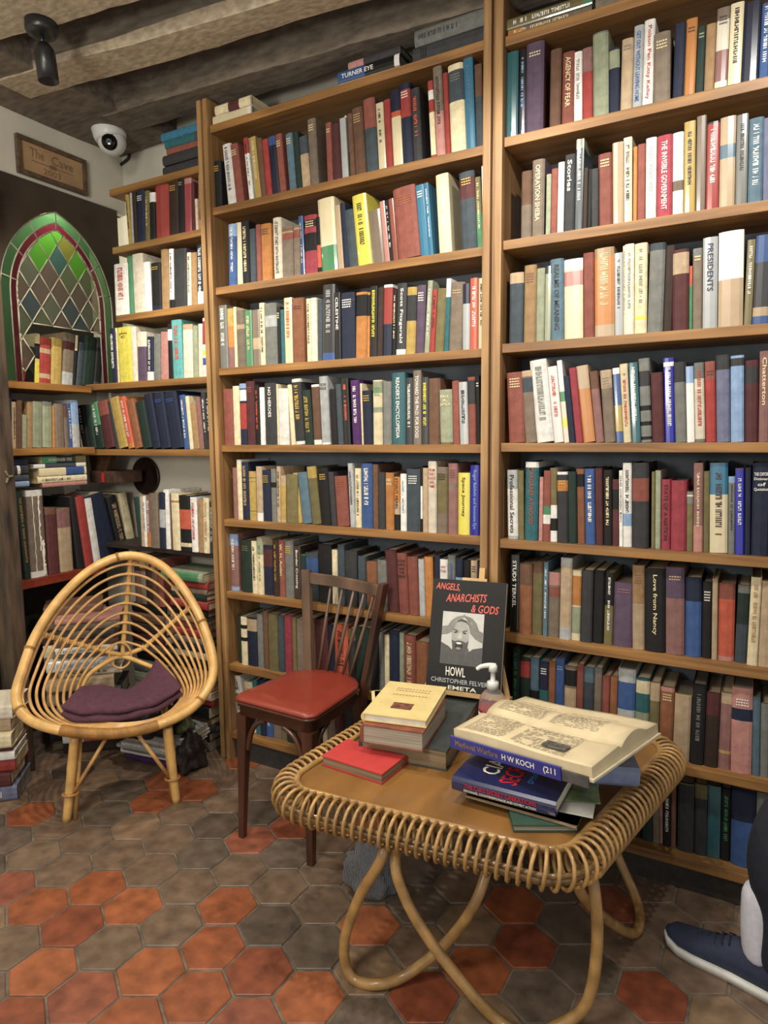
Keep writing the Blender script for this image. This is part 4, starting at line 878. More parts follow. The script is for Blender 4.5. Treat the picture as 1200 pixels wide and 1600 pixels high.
# purple folded cushion
import mathutils.noise as NZ
fe = spline([cp(94, 1112, .0), cp(125, 1121, .02), (cp(200, 1116, .03)), cp(250, 1104, .01), cp(286, 1080, -.06)], 10)
be = spline([cp(133, 1078, -.14), cp(160, 1079, -.18), cp(200, 1083, -.18), cp(224, 1066, -.23), cp(243, 1035, -.27)], 10)
def cush(lay, name):
    V = []; F = []; nU = len(fe); T_ = .034; prof = []
    m = 20
    for i in range(nU):
        u = i/(nU-1); f = fe[i]; bk = be[i]; up_ = Vector((0, 0, 1)); ed = sin(pi*min(1, max(0, u)))**.35 if 0 < u < 1 else 0
        out = (f-bk).normalized()
        for j in range(m):
            a = 2*pi*j/m; cx_ = cos(a); sz_ = sin(a)
            w_ = abs(cx_)**.5*(1 if cx_ > 0 else -1); h_ = abs(sz_)**.6*(1 if sz_ > 0 else -1)
            mid = (f+bk)/2; p = mid+(f-bk)*.5*w_*(.97-.02*lay)+up_*(h_*T_*.5*(.35+.65*ed)+(-.012+lay*.026))
            p += up_*NZ.noise(p*16)*.010*(1 if h_ > 0 else .3)+out*NZ.noise(p*22+Vector((3, 1, lay)))*.006
            V.append(p)
    for i in range(nU-1):
        for j in range(m): F.append((i*m+j, i*m+(j+1) % m, (i+1)*m+(j+1) % m, (i+1)*m+j))
    F.append(tuple(range(m))); F.append(tuple((nU-1)*m+j for j in range(m))[::-1])
    return V, F
purple = mat('purple_fabric', '54303f', .9, .14, 60, .35)
cu = thing('cushion', 'dark purple folded cushion lying in the rattan chair', 'cushion')
for lay, nm in ((0, 'lower_fold'), (1, 'upper_fold')):
    V, F = cush(lay, nm); o = pymesh(nm, V, F, purple, cu, smooth=True)
    b = bmesh.new(); b.from_mesh(o.data); bmesh.ops.recalc_face_normals(b, faces=b.faces[:]); b.to_mesh(o.data); b.free()
# ------------------------------------------------------------------ red chair
rc = thing('red_seat_chair', 'dark wooden side chair with red vinyl seat and spindle back', 'chair')
dw = mat('dark_varnished_wood', '4a2a1b', .35, .35, 12, .2, coat=.3, stretch=(1, 1, .3)); dw2 = mat('worn_dark_wood', '66503f', .4, .35, 12, .2, stretch=(1, 1, .3))
def outline(off, n=10):
    P = [(-1.432+off, -.385+off), (-1.106-off, -.398+off)]
    c = []
    def arc(cx_, cy_, r_, a0, a1, m=6):
        for i in range(m+1): a = a0+(a1-a0)*i/m; c.append((cx_+r_*cos(a), cy_+r_*sin(a)))
    r1 = .035
    arc(-1.432+r1+off, -.382+r1+off, r1, pi, 1.5*pi); arc(-1.108-r1-off, -.392+r1+off, r1, 1.5*pi, 2*pi)
    cx_, cy_ = -1.262, -.17; rx, ry = .150-off, .145-off
    for i in range(13): a = pi*i/12; c.append((cx_+rx*cos(a)*(1.0), cy_+ry*sin(a)**.75))
    return c
def slab(name, layers, mts, par, smooth=True):
    b = bmesh.new(); rings = []
    for off, z in layers: rings.append([b.verts.new((x, y, z)) for x, y in outline(off)])
    for A_, B_ in zip(rings, rings[1:]):
        for k in range(len(A_)): f = b.faces.new((A_[k], A_[(k+1) % len(A_)], B_[(k+1) % len(A_)], B_[k])); f.smooth = smooth
    b.faces.new(rings[0][::-1]); b.faces.new(rings[-1]); return obj(name, b, mts, par)
slab('seat_pad', [(.012, .448), (.004, .450), (.002, .456), (.006, .462), (.02, .466), (.06, .469)], mat('red_vinyl', '8c3426', .33, .05, 20, 0, coat=.2), rc)
slab('seat_frame', [(.014, .402), (.010, .405), (.010, .437), (.004, .440), (.002, .447), (.008, .449)], dw, rc)
def leg(top, bot, w0, w1, name='leg'):
    b = bmesh.new(); N_ = 10; rings = []
    for i in range(N_+1):
        t = i/N_; c = Vector(top).lerp(Vector(bot), t); w_ = w0+(w1-w0)*(t**.7); s = w_*.5
        rings.append([b.verts.new(c+Vector((dx*s, dy*s, 0))) for dx, dy in ((-1, -.8), (-.8, -1), (.8, -1), (1, -.8), (1, .8), (.8, 1), (-.8, 1), (-1, .8))])
    for A_, B_ in zip(rings, rings[1:]):
        for k in range(8): b.faces.new((A_[k], A_[(k+1) % 8], B_[(k+1) % 8], B_[k]))
    b.faces.new(rings[0]); b.faces.new(rings[-1][::-1]); return obj(name, b, dw, rc)
leg((-1.400, -.355, .405), (-1.399, -.383, .0), .040, .020); leg((-1.135, -.368, .405), (-1.122, -.392, .0), .042, .022)
leg((-1.345, -.085, .405), (-1.372, -.045, .0), .036, .022); leg((-1.150, -.075, .405), (-1.125, -.035, .0), .036, .022)
for (x, s, y, ax) in ((-1.382, 1, -.362, 0), (-1.155, -1, -.372, 0)):
    b = bmesh.new(); tube(b, spline([(x, y, .29), (x+s*.012, y, .34), (x+s*.035, y, .38), (x+s*.075, y, .402)], 6), .009, 6, flat=1.2); obj('bracket', b, dw, rc)
for (x, y, s) in ((-1.13, -.35, 1), (-1.402, -.335, 1)):
    b = bmesh.new(); tube(b, spline([(x, y, .29), (x, y+.012, .34), (x, y+.035, .38), (x, y+.075, .402)], 6), .009, 6); obj('bracket', b, dw, rc)
b1, t1 = Vector((-1.345, -.075, .36)), Vector((-1.378, -.032, .815)); b2, t2 = Vector((-1.142, -.06, .36)), Vector((-1.068, -.028, .795))
def bar(name, a_, c_, wx, wy, mt, par=rc, bev=.003):
    d = (c_-a_); L_ = d.length; d.normalize(); b = bmesh.new(); M_ = Matrix.Translation(a_) @ d.to_track_quat('Z', 'Y').to_matrix().to_4x4()
    # keep the bar's broad side facing along the chair
    zx = d; xx = Vector((1, 0, 0)); xx = (xx-zx*xx.dot(zx)).normalized(); yy = zx.cross(xx)
    M_ = Matrix((( xx.x, yy.x, zx.x, a_.x), (xx.y, yy.y, zx.y, a_.y), (xx.z, yy.z, zx.z, a_.z), (0, 0, 0, 1)))
    box(b, -wx/2, wx/2, -wy/2, wy/2, 0, L_, bev, 0, None)
    for v in b.verts: v.co = M_ @ v.co
    return obj(name, b, mt, par)
bar('back_post', b1, t1, .034, .020, dw2); bar('back_post', b2, t2, .020, .040, dw)
b = bmesh.new(); N_ = 12; rings = []
for i in range(N_+1):
    t = i/N_; c = (t1-Vector((-.015, 0, .030))).lerp(t2-Vector((.004, 0, .030)), t)+Vector((0, .018*sin(pi*t), 0))
    rings.append([b.verts.new(c+Vector((0, y, z))) for y, z in ((-.009, -.016), (.009, -.016), (.009, .018), (0, .022), (-.009, .018))])
for A_, B_ in zip(rings, rings[1:]):
    for k in range(5): b.faces.new((A_[k], A_[(k+1) % 5], B_[(k+1) % 5], B_[k]))
b.faces.new(rings[0]); b.faces.new(rings[-1][::-1]); obj('top_rail', b, dw2, rc)
for i, (u0, u1) in enumerate(((.30, .13), (.45, .30), (.60, .47), (.74, .64), (.87, .80))):
    a_ = (t1-Vector((0, 0, .045))).lerp(t2-Vector((0, 0, .045)), u0)+Vector((0, .016*sin(pi*u0), 0)); c_ = Vector((-1.345, -.055, .455)).lerp(Vector((-1.155, -.050, .455)), u1)
    b = bmesh.new(); tube(b, [a_, a_.lerp(c_, .5), c_], lambda t: .0042+.0022*sin(pi*t), 10); obj('spindle', b, dw2, rc)
# ------------------------------------------------------------------ rattan table
TZ = .45
tb = thing('rattan_table', 'low square rattan coffee table with coiled cane edge and looped cane legs', 'table')
cor = [(-.968, -.728), (-.298, -.672), (-.168, -.045), (-.915, -.060)]
def rounded(cs, off, rad, n=8):
    out = []; N_ = len(cs); cen = Vector((sum(c[0] for c in cs)/N_, sum(c[1] for c in cs)/N_))
    L_ = []
    for i in range(N_):
        a_, c_ = Vector(cs[i]), Vector(cs[(i+1) % N_]); d = (c_-a_).normalized(); nrm = Vector((d.y, -d.x)); L_.append((a_+nrm*off, d))
    P = []
    for i in range(N_):
        p, d = L_[i-1]; q, e_ = L_[i]; den = d.x*e_.y-d.y*e_.x; t = ((q.x-p.x)*e_.y-(q.y-p.y)*e_.x)/den; P.append(p+d*t)
    for i in range(N_):
        p = P[i]; a_ = (P[i-1]-p).normalized(); c_ = (P[(i+1) % N_]-p).normalized(); r_ = rad+off
        ang_ = a_.angle(c_); tl_ = r_/math.tan(ang_/2); s = p+a_*tl_; e_ = p+c_*tl_
        cc = p+(a_+c_).normalized()*(r_/sin(ang_/2)); v0 = s-cc; v1 = e_-cc
        tot = v0.angle(v1)
        for k in range(n+1):
            t = k/n; th = atan2(v0.y, v0.x)+tot*t; out.append(cc+Vector((cos(th), sin(th)))*r_)
    return out
tw = mat('varnished_table_top', '8a602f', .32, .22, 4, .1, coat=.4, stretch=(2.5, .8, 1))
b = bmesh.new(); R0 = rounded(cor, -.012, .075)
lo = [b.verts.new((p.x, p.y, TZ-.014)) for p in R0]; hi = [b.verts.new((p.x, p.y, TZ)) for p in R0]
b.faces.new(lo[::-1]); b.faces.new(hi)
for k in range(len(R0)): b.faces.new((lo[k], lo[(k+1) % len(R0)], hi[(k+1) % len(R0)], hi[k]))
obj('table_top', b, tw, tb)
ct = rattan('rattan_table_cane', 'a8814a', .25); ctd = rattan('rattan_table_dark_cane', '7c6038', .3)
def path3(off, z, n=8): return [Vector((p.x, p.y, z)) for p in rounded(cor, off, .075, n)]
b = bmesh.new(); tube(b, path3(-.004, TZ+.002), .008, 8, True); obj('top_rim', b, ct, tb)
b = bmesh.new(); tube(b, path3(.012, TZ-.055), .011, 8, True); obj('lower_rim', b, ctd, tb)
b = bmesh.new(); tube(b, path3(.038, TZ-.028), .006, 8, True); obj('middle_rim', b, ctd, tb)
# coil wound round the rims
def densify(P, ds):
    out = []; N_ = len(P)
    for i in range(N_):
        a_, c_ = P[i], P[(i+1) % N_]; m = max(1, int((c_-a_).length/ds))
        for k in range(m): out.append(a_.lerp(c_, k/m))
    return out
core = path3(.020, TZ-.024); per = sum((core[(i+1) % len(core)]-core[i]).length for i in range(len(core)))
dn = densify(core, .0008); nC = int(per/.0215); pts = []
S = 18
dist = [0]
for i in range(1, len(dn)): dist.append(dist[-1]+(dn[i]-dn[i-1]).length)
import bisect
def at_s(s_):
    s_ = s_ % dist[-1]; i = min(len(dn)-2, bisect.bisect_right(dist, s_)-1); return dn[i], (dn[(i+6) % len(dn)]-dn[i-6]).normalized()
for k in range(nC*S):
    s_ = dist[-1]*k/(nC*S); p, d = at_s(s_); nrm = Vector((d.y, -d.x, 0)); a = 2*pi*(k % S)/S
    pts.append(p+nrm*.036*cos(a)+Vector((0, 0, .038*sin(a)-.002)))
b = bmesh.new(); tube(b, pts, .0043, 7, True); obj('coiled_edge', b, ct, tb)
# four hairpin loops
def loop(P, lab=None):
    b = bmesh.new(); tube(b, spline(P, 9), .0125, 12); return obj('leg', b, ct, tb)
q = lambda px, py, z: atZ(px, py, z)
zl = .40
loop([(-.74, -.60, zl), q(598, 1335, .345), q(562, 1400, .22), q(538, 1472, .09), q(548, 1525, .0135), q(590, 1538, .013), q(640, 1520, .03), q(700, 1470, .11), q(745, 1405, .22), (-.50, -.50, .33), (-.46, -.44, zl)])
loop([(-.72, -.52, zl), q(618, 1335, .34), q(632, 1400, .26), q(672, 1470, .17), q(735, 1550, .08), (-.44, -.66, .02), (-.375, -.665, .013), (-.325, -.62, .02), q(915, 1570, .08), q(932, 1490, .20), q(930, 1400, .32), (-.285, -.55, zl)])
loop([(-.36, -.50, zl), (-.33, -.48, .34), q(905, 1390, .27), q(940, 1430, .13), q(985, 1458, .02), (-.215, -.205, .013), (-.235, -.13, .03), (-.32, -.07, .15), (-.38, -.08, .30), (-.42, -.10, zl)])
loop([(-.45, -.14, zl), (-.55, -.10, .25), (-.70, -.03, .08), (-.80, -.03, .013), (-.86, -.07, .013), (-.88, -.16, .06), (-.86, -.30, .25), (-.84, -.36, zl)])
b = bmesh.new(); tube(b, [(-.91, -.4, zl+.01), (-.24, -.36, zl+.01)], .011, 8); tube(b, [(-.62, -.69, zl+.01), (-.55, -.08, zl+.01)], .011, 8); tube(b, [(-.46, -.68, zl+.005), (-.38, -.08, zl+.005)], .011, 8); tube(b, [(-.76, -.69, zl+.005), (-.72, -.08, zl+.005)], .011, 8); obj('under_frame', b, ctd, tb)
# ------------------------------------------------------------------ things on the table
G = 'books lying on the rattan table'
def slabbook(name, label, W, L, T, loc, rz, cover, pages=None, over=.003, spine=True, ext=None):
    """closed book lying flat: local x = spine length L, y = width W from spine (y=0) to fore edge"""
    pages = pages or pagem
    t = thing(name, label, 'book', loc, rz, G)
    b = bmesh.new(); c_ = .003; n = 6
    prof = [(W, 0), (0.004, 0)]+[(-.003*sin(pi*k/n), T*(k/n)) for k in range(1, n)]+[(.004, T), (W, T), (W, T-c_), (.006, T-c_), (.006, c_), (W, c_)]
    lo = [b.verts.new((0, y, z)) for y, z in prof]; hi = [b.verts.new((L, y, z)) for y, z in prof]; m_ = len(prof)
    for k in range(m_): b.faces.new((lo[k], lo[(k+1) % m_], hi[(k+1) % m_], hi[k]))
    def cap(v, r):
        idx = [[0, 1, m_-2, m_-1], list(range(1, n+2))+[m_-3, m_-2], [n+1, n+2, n+3, n+4]]
        idx[1] = list(range(1, n+2))+[m_-3, m_-2]
        for f in idx:
            try: b.faces.new([v[i] for i in (f[::-1] if r else f)])
            except Exception: pass
    cap(lo, True); cap(hi, False)
    obj('cover', b, cover, t)
    b = bmesh.new(); box(b, over, L-over, .005, W-over, c_, T-c_); obj('page_block', b, pages, t); return t
redc = mat('red_book_cloth', 'c23a38', .55, .06, 30); oldb = mat('grey_green_old_cloth', '3d4442', .7, .2, 20); oldr = mat('worn_red_brown_leather', '8a4a35', .6, .3, 20)
gp = mat('dusty_page_edges', '8f7a5c', .9, .3, 4, .3, stretch=(1, 1, 60)); gp2 = mat('greyish_page_edges', 'a39a88', .9, .25, 4, .3, stretch=(1, 1, 60)); wp = mat('white_pages', 'd9d2c0', .8, .08, 30)
# red small book: fore edge towards viewer
t = slabbook('red_book', 'small red cloth book lying alone on front left of the table', .115, .182, .026, (-.745, -.492, TZ+.001), pi-.06, redc, gp)
t = slabbook('old_book', 'large old book with dark grey cover lying under two others on the table', .235, .36, .052, (-.925, -.150, TZ+.001), -pi/2+.14, oldb, gp)
t = slabbook('old_book', 'thick old book with red-brown boards under the yellow booklet on table', .165, .225, .05, (-.888, -.315, TZ+.0545), -pi/2+.16, oldr, gp2)
yc = mat('pale_yellow_card', 'dcc684', .6, .06, 30)
t = slabbook('yellow_booklet', 'pale yellow paperback booklet lying on top of the old book stack', .17, .235, .020, (-.905, -.29, TZ+.1065), -pi/2+.20, yc, wp)
V = []; F = []; 
def quad(V, F, x0, y0, x1, y1, z): n = len(V); V += [(x0, y0, z), (x1, y0, z), (x1, y1, z), (x0, y1, z)]; F.append((n, n+1, n+2, n+3))
quad(V, F, .145, .06, .185, .115, .0206); pymesh('cover_picture', V, F, mat('brown_print', '7a4a3a', .6, .5, 60), t)
V = []; F = []; put_text(V, F, 'LA VILLE', (.05, .05, .0206), (0, 1, 0), (-1, 0, 0), .06, .008); put_text(V, F, 'et ses poetes', (.07, .055, .0206), (0, 1, 0), (-1, 0, 0), .05, .007)
V = []; F = []
R_ = random.Random(1)
for yy in (.045, .06, .09):
    x = .04
    while x < .13: quad(V, F, yy-.0, x, yy+.003, x+.006, .0206); x += .009
pymesh('cover_lettering', V, F, mat('brown_ink', '6a5040', .6), t)
t = slabbook('yellow_booklet', 'thin yellow pamphlet poking out left under the yellow booklet', .14, .17, .0022, (-.935, -.335, TZ+.1045), -pi/2+.55, yc, wp)
t.location.z = TZ+.1047
# stack at right
gr_ = mat('green_book_cloth', '2d4a3c', .6, .1); slabbook('green_book', 'thin dark green book at bottom of right stack on the table', .13, .137, .016, (-.354, -.465, TZ+.001), pi+.49, gr_, gp2)
slabbook('brown_folder', 'flat brown cardboard folder under the blue spy book', .20, .25, .003, (-.545, -.59, TZ+.0175), -.02, mat('brown_card', '8d7556', .8, .15), wp)
slabbook('white_magazine', 'white magazine lying under the blue spy book, poking out right', .18, .235, .0035, (-.505, -.575, TZ+.0208), .12, mat('white_glossy_cover', 'cfd0c8', .3, .05), wp)
slabbook('green_white_book', 'green and white paperback lying between magazine and blue spy book', .13, .20, .004, (-.46, -.545, TZ+.0246), .28, mat('green_white_cover', '7d9564', .3, .6, 14), wp)
cia = mat('navy_jacket', '1d2450', .22, .05, 20, coat=.9)
BZ = TZ+.0292
t = slabbook('spy_book', 'blue paperback with big white and red letters lying in right stack', .165, .236, .034, (-.574, -.597, BZ), .0, cia, wp)
V = []; F = []; put_text(V, F, "CIA'S", (.062, .062, .0346), (.96, .0, 0), (0, 1, 0), .09, .045)
V1 = []; F1 = []; put_text(V1, F1, "CIA'S", (.03, .052, .0346), (0, 1, 0), (-1, 0, 0), .1, .05)
V = []; F = []; put_text(V, F, "CIA'S", (.090, .048, .0346), (0, 1, 0), (-1, 0, 0), .100, .042); pymesh('cover_lettering', V, F, mat('ink_white_print', 'e8e4d4', .4, 0), t)['label'] = 'white cover lettering'
V = []; F = []; put_text(V, F, "SECRET", (.142, .024, .0346), (0, 1, 0), (-1, 0, 0), .125, .042); pymesh('cover_lettering', V, F, mat('ink_red_print', 'c8262a', .4, 0), t)['label'] = 'red cover lettering'
V = []; F = []; put_text(V, F, "OPERATIONS", (.172, .05, .0346), (0, 1, 0), (-1, 0, 0), .09, .014); pymesh('cover_lettering', V, F, mat('ink_blue_print', '3d86c8', .4, 0), t)['label'] = 'light blue cover lettering'
V = []; F = []; put_text(V, F, "THE CIA'S SECRET OPERATIONS", (.03, -.0036, .015), (1, 0, 0), (0, 0, 1), .165, .011); pymesh('spine_lettering', V, F, MC['ink_red_print'], t)['label'] = 'red spine lettering'
V = []; F = []; put_text(V, F, "ESPIONAGE, COUNTERESPIONAGE AND COVERT ACTION", (.03, -.0036, .006), (1, 0, 0), (0, 0, 1), .165, .006); pymesh('spine_lettering', V, F, MC['ink_white_print'], t)
slabbook('small_blue_book', 'small pale blue book peeping out right under the open book', .1, .13, .045, (-.325, -.43, TZ+.0292), .35, mat('pale_blue_cover', '7f90b4', .4, .1), wp)
# open large book
ob = thing('open_book', 'large open book with yellowed pages and blue spine jacket on right stack', 'book', (-.610, -.502, TZ+.0985), -.30, G)
ob.rotation_euler = (0, -.10, -.30)
BL, BW = .365, .305
b = bmesh.new()
n = 24
def sag(v):  # height of page surface across the spread, v from 0 (near edge) to 1 (far edge)
    g = .42
    if v < g: t_ = v/g; return .020+.016*sin(pi*min(1, t_*1.0)*.55)*0+.004*(t_)+(-.008 if t_ > .93 else 0)
    t_ = (v-g)/(1-g); return .012+.022*sin(pi*min(1, t_*1.3+.08))**.8*(1 if t_ < .7 else 1) if t_ < .71 else .016+.006*(1-t_)
tops_ = [(v/n, sag(v/n)) for v in range(n+1)]
rws = []
for i in range(13):
    x = BL*i/12; rws.append([b.verts.new((x, BW*v*.98+.002, z+.010+.003*sin(x*16+v*3))) for v, z in tops_])
bot = [[b.verts.new((x, BW*v*.98+.002, .0065)) for v, z in tops_] for x in (0, BL)]
for i in range(12):
    for j in range(n): b.faces.new((rws[i][j], rws[i+1][j], rws[i+1][j+1], rws[i][j+1])).smooth = True
for j in range(n):
    b.faces.new((bot[0][j], rws[0][j], rws[0][j+1], bot[0][j+1])); b.faces.new((bot[1][j+1], rws[12][j+1], rws[12][j], bot[1][j]))
b.faces.new([r_[0] for r_ in rws][::-1]+[bot[0][0], bot[1][0]]); b.faces.new([r_[-1] for r_ in rws]+[bot[1][-1], bot[0][-1]])
pg = mat('yellowed_pages', 'd4c39c', .75, .10, 14, .1)
obj('pages', b, pg, ob)
b = bmesh.new(); box(b, -.006, BL+.006, -.004, BW*.99, 0, .006, .001); obj('cover', b, mat('cream_board', 'cfc3a4', .6, .1), ob)
V = []; F = []; R_ = random.Random(4)
for (v0, v1, x0, x1) in ((.05, .38, .02, .13), (.05, .38, .15, .29), (.50, .86, .02, .15), (.50, .86, .17, .295)):
    v = v0
    while v < v1:
        x = x0
        while x < x1:
            w_ = R_.uniform(.006, .02); 
            if R_.random() < .88:
                z0 = sag(v)+.0108+.003*sin(x*16+v*3); z1 = sag(v+.006)+.0108+.003*sin(x*16+(v+.006)*3); n0 = len(V)
                V += [(x, BW*v*.98+.002, z0), (min(x+w_, x1), BW*v*.98+.002, z0+.0003), (min(x+w_, x1), BW*(v+.006)*.98+.002, z1+.0003), (x, BW*(v+.006)*.98+.002, z1)]; F.append((n0, n0+1, n0+2, n0+3))
            x += w_+.003
        v += .019
pymesh('page_text', V, F, mat('grey_print', '8c8270', .8), ob)
V = []; F = []; n0 = len(V); V += [(.225, BW*.1, sag(.1)+.0125), (.285, BW*.1, sag(.1)+.0125), (.285, BW*.2, sag(.2)+.0125), (.225, BW*.2, sag(.2)+.0125)]; F.append((0, 1, 2, 3)); pymesh('page_picture', V, F, mat('grey_photo_print', '5a564e', .7, .5, 80), ob)
# jacket band hanging at the near edge: blue spine strip of the jacket
jb = thing('blue_jacket_book', 'blue-spined book lettered H W KOCH lying under the open book pages', 'book', (-.592, -.545, TZ+.0875-.0005), .035, G)
bpy.data.objects.remove(jb)
b = bmesh.new(); box(b, -.004, .300, -.0115, -.0045, -.013, .016, .002); obj('jacket_spine', b, mat('blue_jacket', '28358c', .22, .05, 20, coat=.9), ob)['label'] = 'glossy blue jacket spine'
b = bmesh.new(); box(b, .3015, .362, -.010, -.0045, -.012, .012, .002); obj('bare_spine', b, mat('worn_grey_cloth', '4f4c49', .8, .3), ob)['label'] = 'worn grey bare spine end'
V = []; F = []; put_text(V, F, 'H W KOCH', (.150, -.0122, -.004), (1, 0, 0), (0, 0, 1), .085, .013); put_text(V, F, '(211', (.258, -.0122, -.007), (1, 0, 0), (0, 0, 1), .03, .017); pymesh('spine_lettering', V, F, MC['ink_white_print'], ob)
V = []; F = []; put_text(V, F, 'Medieval Warfare', (.014, -.0122, -.004), (1, 0, 0), (0, 0, 1), .125, .014); pymesh('spine_lettering', V, F, mat('ink_dull_gold', '8c6f45', .5), ob)['label'] = 'dull gold spine lettering'
# sanitizer bottle
sb_ = thing('sanitizer_bottle', 'clear pump bottle of hand sanitizer with white pump on the table', 'bottle', (-.628, -.185, TZ+.001))
clear = bpy.data.materials.new('clear_plastic'); clear.use_nodes = True; bs = clear.node_tree.nodes['Principled BSDF']; bs.inputs['Transmission Weight'].default_value = .9; bs.inputs['Roughness'].default_value = .05; bs.inputs['IOR'].default_value = 1.2; bs.inputs['Base Color'].default_value = (.92, .93, .95, 1)
b = bmesh.new(); lathe(b, [(.034, 0), (.038, .004), (.039, .02), (.039, .075), (.036, .092), (.026, .106), (.015, .114), (.014, .120)], n=32); obj('body', b, clear, sb_)
b = bmesh.new(); lathe(b, [(.0396, .022), (.0396, .052), (.0393, .052), (.0393, .022)], n=32); obj('label', b, mat('white_pink_label', 'd8ccc8', .5, .15, 30), sb_)
b = bmesh.new(); lathe(b, [(.0399, .056), (.0399, .062), (.0394, .062)], n=32); obj('label_stripe', b, mat('red_stripe', 'b5343a', .5), sb_)
b = bmesh.new(); lathe(b, [(.0165, .116), (.0165, .136), (.014, .138), (.007, .140), (.0062, .165), (.012, .167), (.0125, .182), (.010, .186)], n=24); obj('pump_neck', b, whp, sb_)
b = bmesh.new(); tube(b, spline([(.006, .004, .182), (-.01, -.004, .184), (-.03, -.012, .180), (-.042, -.017, .171)], 6), lambda t: .0085-.003*t, 10); obj('pump_nozzle', b, whp, sb_)
# easel with display book
EO = Vector((-.843, -.176, .532)); EY, ET = .14, .26
ME = Matrix.Translation(EO) @ Matrix.Rotation(EY, 4, 'Z') @ Matrix.Rotation(-ET, 4, 'X')
pine = mat('pale_pine', 'c8a46c', .55, .12, 14, .1, stretch=(1, 1, .3))
ez = thing('easel', 'small pale pine tabletop easel holding the black poster book', 'easel')
def stick(name, a_, c_, w_, d_, par):
    a_ = Vector(a_); c_ = Vector(c_); z = (c_-a_).normalized(); x = Vector((1, 0, 0)); x = (x-z*x.dot(z)).normalized(); y = z.cross(x); L_ = (c_-a_).length
    b = bmesh.new(); box(b, -w_/2, w_/2, -d_/2, d_/2, 0, L_, .001)
    M_ = Matrix(((x.x, y.x, z.x, a_.x), (x.y, y.y, z.y, a_.y), (x.z, y.z, z.z, a_.z), (0, 0, 0, 1)))
    for v in b.verts: v.co = M_ @ v.co
    return obj(name, b, pine, par)
W_, H_, T_ = .235, .34, .030
ME = ME @ Matrix.Scale(.957, 4)
e = lambda u, v, w_: ME @ Vector((u, w_, v))
bl_, br_ = e(-.03, -.0, .05), e(W_+.025, 0, .05); bl_ = e(-.04, -.10, .05); br_ = e(W_+.035, -.10, .05); bl_.z = br_.z = TZ+.003
tpc = e(W_*.62, H_+.045, .05)
stick('leg', bl_, e(W_*.60, H_+.0, .045), .014, .008, ez); stick('leg', br_, e(W_*.66, H_+.0, .045), .014, .008, ez)
bk_ = Vector((-.72, .06, TZ+.003)); 
stick('centre_post', e(W_*.63, .02, .050), tpc, .018, .009, ez)
b = bmesh.new(); box(b, -.02, W_+.03, -.004, .046, -.016, -.002, .001)
for v in b.verts: v.co = ME @ v.co
obj('ledge', b, pine, ez)
b = bmesh.new(); box(b, .085, .165, .034, .046, H_-.004, H_+.010, .001)
for v in b.verts: v.co = ME @ v.co
obj('top_clamp', b, pine, ez)
pb = thing('poster_book', 'large black book with red title and screaming man photo on easel', 'book'); pb.matrix_world = ME
bc2 = mat('black_cover', '262626', .6, .15, 6, spec=.25)
b = bmesh.new(); box(b, 0, W_, 0, .003, 0, H_, .0008); box(b, 0, W_, T_-.003, T_, 0, H_, .0008); box(b, 0, .004, .003, T_-.003, 0, H_); obj('cover', b, bc2, pb)
b = bmesh.new(); box(b, .004, W_-.002, .0035, T_-.0035, .003, H_-.003); obj('page_block', b, wp, pb)
redi = mat('ink_orange_red', 'd8503c', .4, 0); whi = mat('ink_pale_grey', 'c9c9c4', .4, 0)
V = []; F = []; c15, s15 = cos(.02), sin(.02)
put_text(V, F, 'ANGELS,', (.010, -.0009, H_-.036), (.999, 0, -.02), (.16, 0, .98), .078, .025)
put_text(V, F, 'ANARCHISTS', (.046, -.0009, H_-.071), (.995, 0, .05), (.16, 0, .98), .128, .026)
put_text(V, F, '& GODS', (.128, -.0009, H_-.098), (.999, 0, -.01), (.16, 0, .98), .085, .025)
pymesh('title_lettering', V, F, redi, pb)['label'] = 'orange-red slanted title'
V = []; F = []; put_text(V, F, 'HOWL', (.062, -.0016, .042), (1, 0, 0), (-.03, 0, 1), .062, .028); pymesh('title_lettering', V, F, mat('ink_white_print', 'e8e4d4'), pb)['label'] = 'white word HOWL'
V = []; F = []; put_text(V, F, 'CHRISTOPHER FELVER', (.016, -.0012, .020), (1, 0, .0), (0, 0, 1), .180, .014); pymesh('author_lettering', V, F, whi, pb)
V = []; F = []; put_text(V, F, 'EMETA', (.072, -.0012, .001), (1, 0, 0), (0, 0, 1), .09, .012); pymesh('lower_lettering', V, F, MC['ink_white_print'], pb)
# the photograph printed on the cover, flat tones
def poly(name, pts, tone, lay, holes=None):
    V = [(x, -.0006-.00008*lay, z) for x, z in pts]; return pymesh(name, V, [tuple(range(len(V)))], mat('photo_tone_'+tone, tone, .45, .12, 60), ph)
def ell(cx_, cz_, rx, rz_, n=24, rot=0): return [(cx_+rx*cos(a)*cos(rot)-rz_*sin(a)*sin(rot), cz_+rx*cos(a)*sin(rot)+rz_*sin(a)*cos(rot)) for a in [2*pi*k/n for k in range(n)]]
ph = pymesh('cover_photo', [(.040, -.0006, .078), (.172, -.0006, .078), (.172, -.0006, H_-.101), (.040, -.0006, H_-.101)], [(0, 1, 2, 3)], mat('photo_tone_b9b9b4', 'c0c0ba', .45, .06), pb)
def cv(P): return [(.040+(x-285)*.00069, .239-(y-303)*.00058) for x, y in P]
def cell(x, y, rx, ry, rot=0): c_ = cv([(x, y)])[0]; return ell(c_[0], c_[1], rx*.00069, ry*.00058, rot=rot)
poly('printed_neck', cv([(340, 490), (412, 490), (425, 530), (330, 530)]), '55554f', 1)
poly('printed_shirt', cv([(285, 468), (322, 488), (345, 512), (372, 530), (402, 524), (432, 492), (478, 478), (478, 580), (285, 580)]), '4a4a48', 2)
poly('printed_head', cell(372, 425, 41, 82), 'a2a29c', 3)
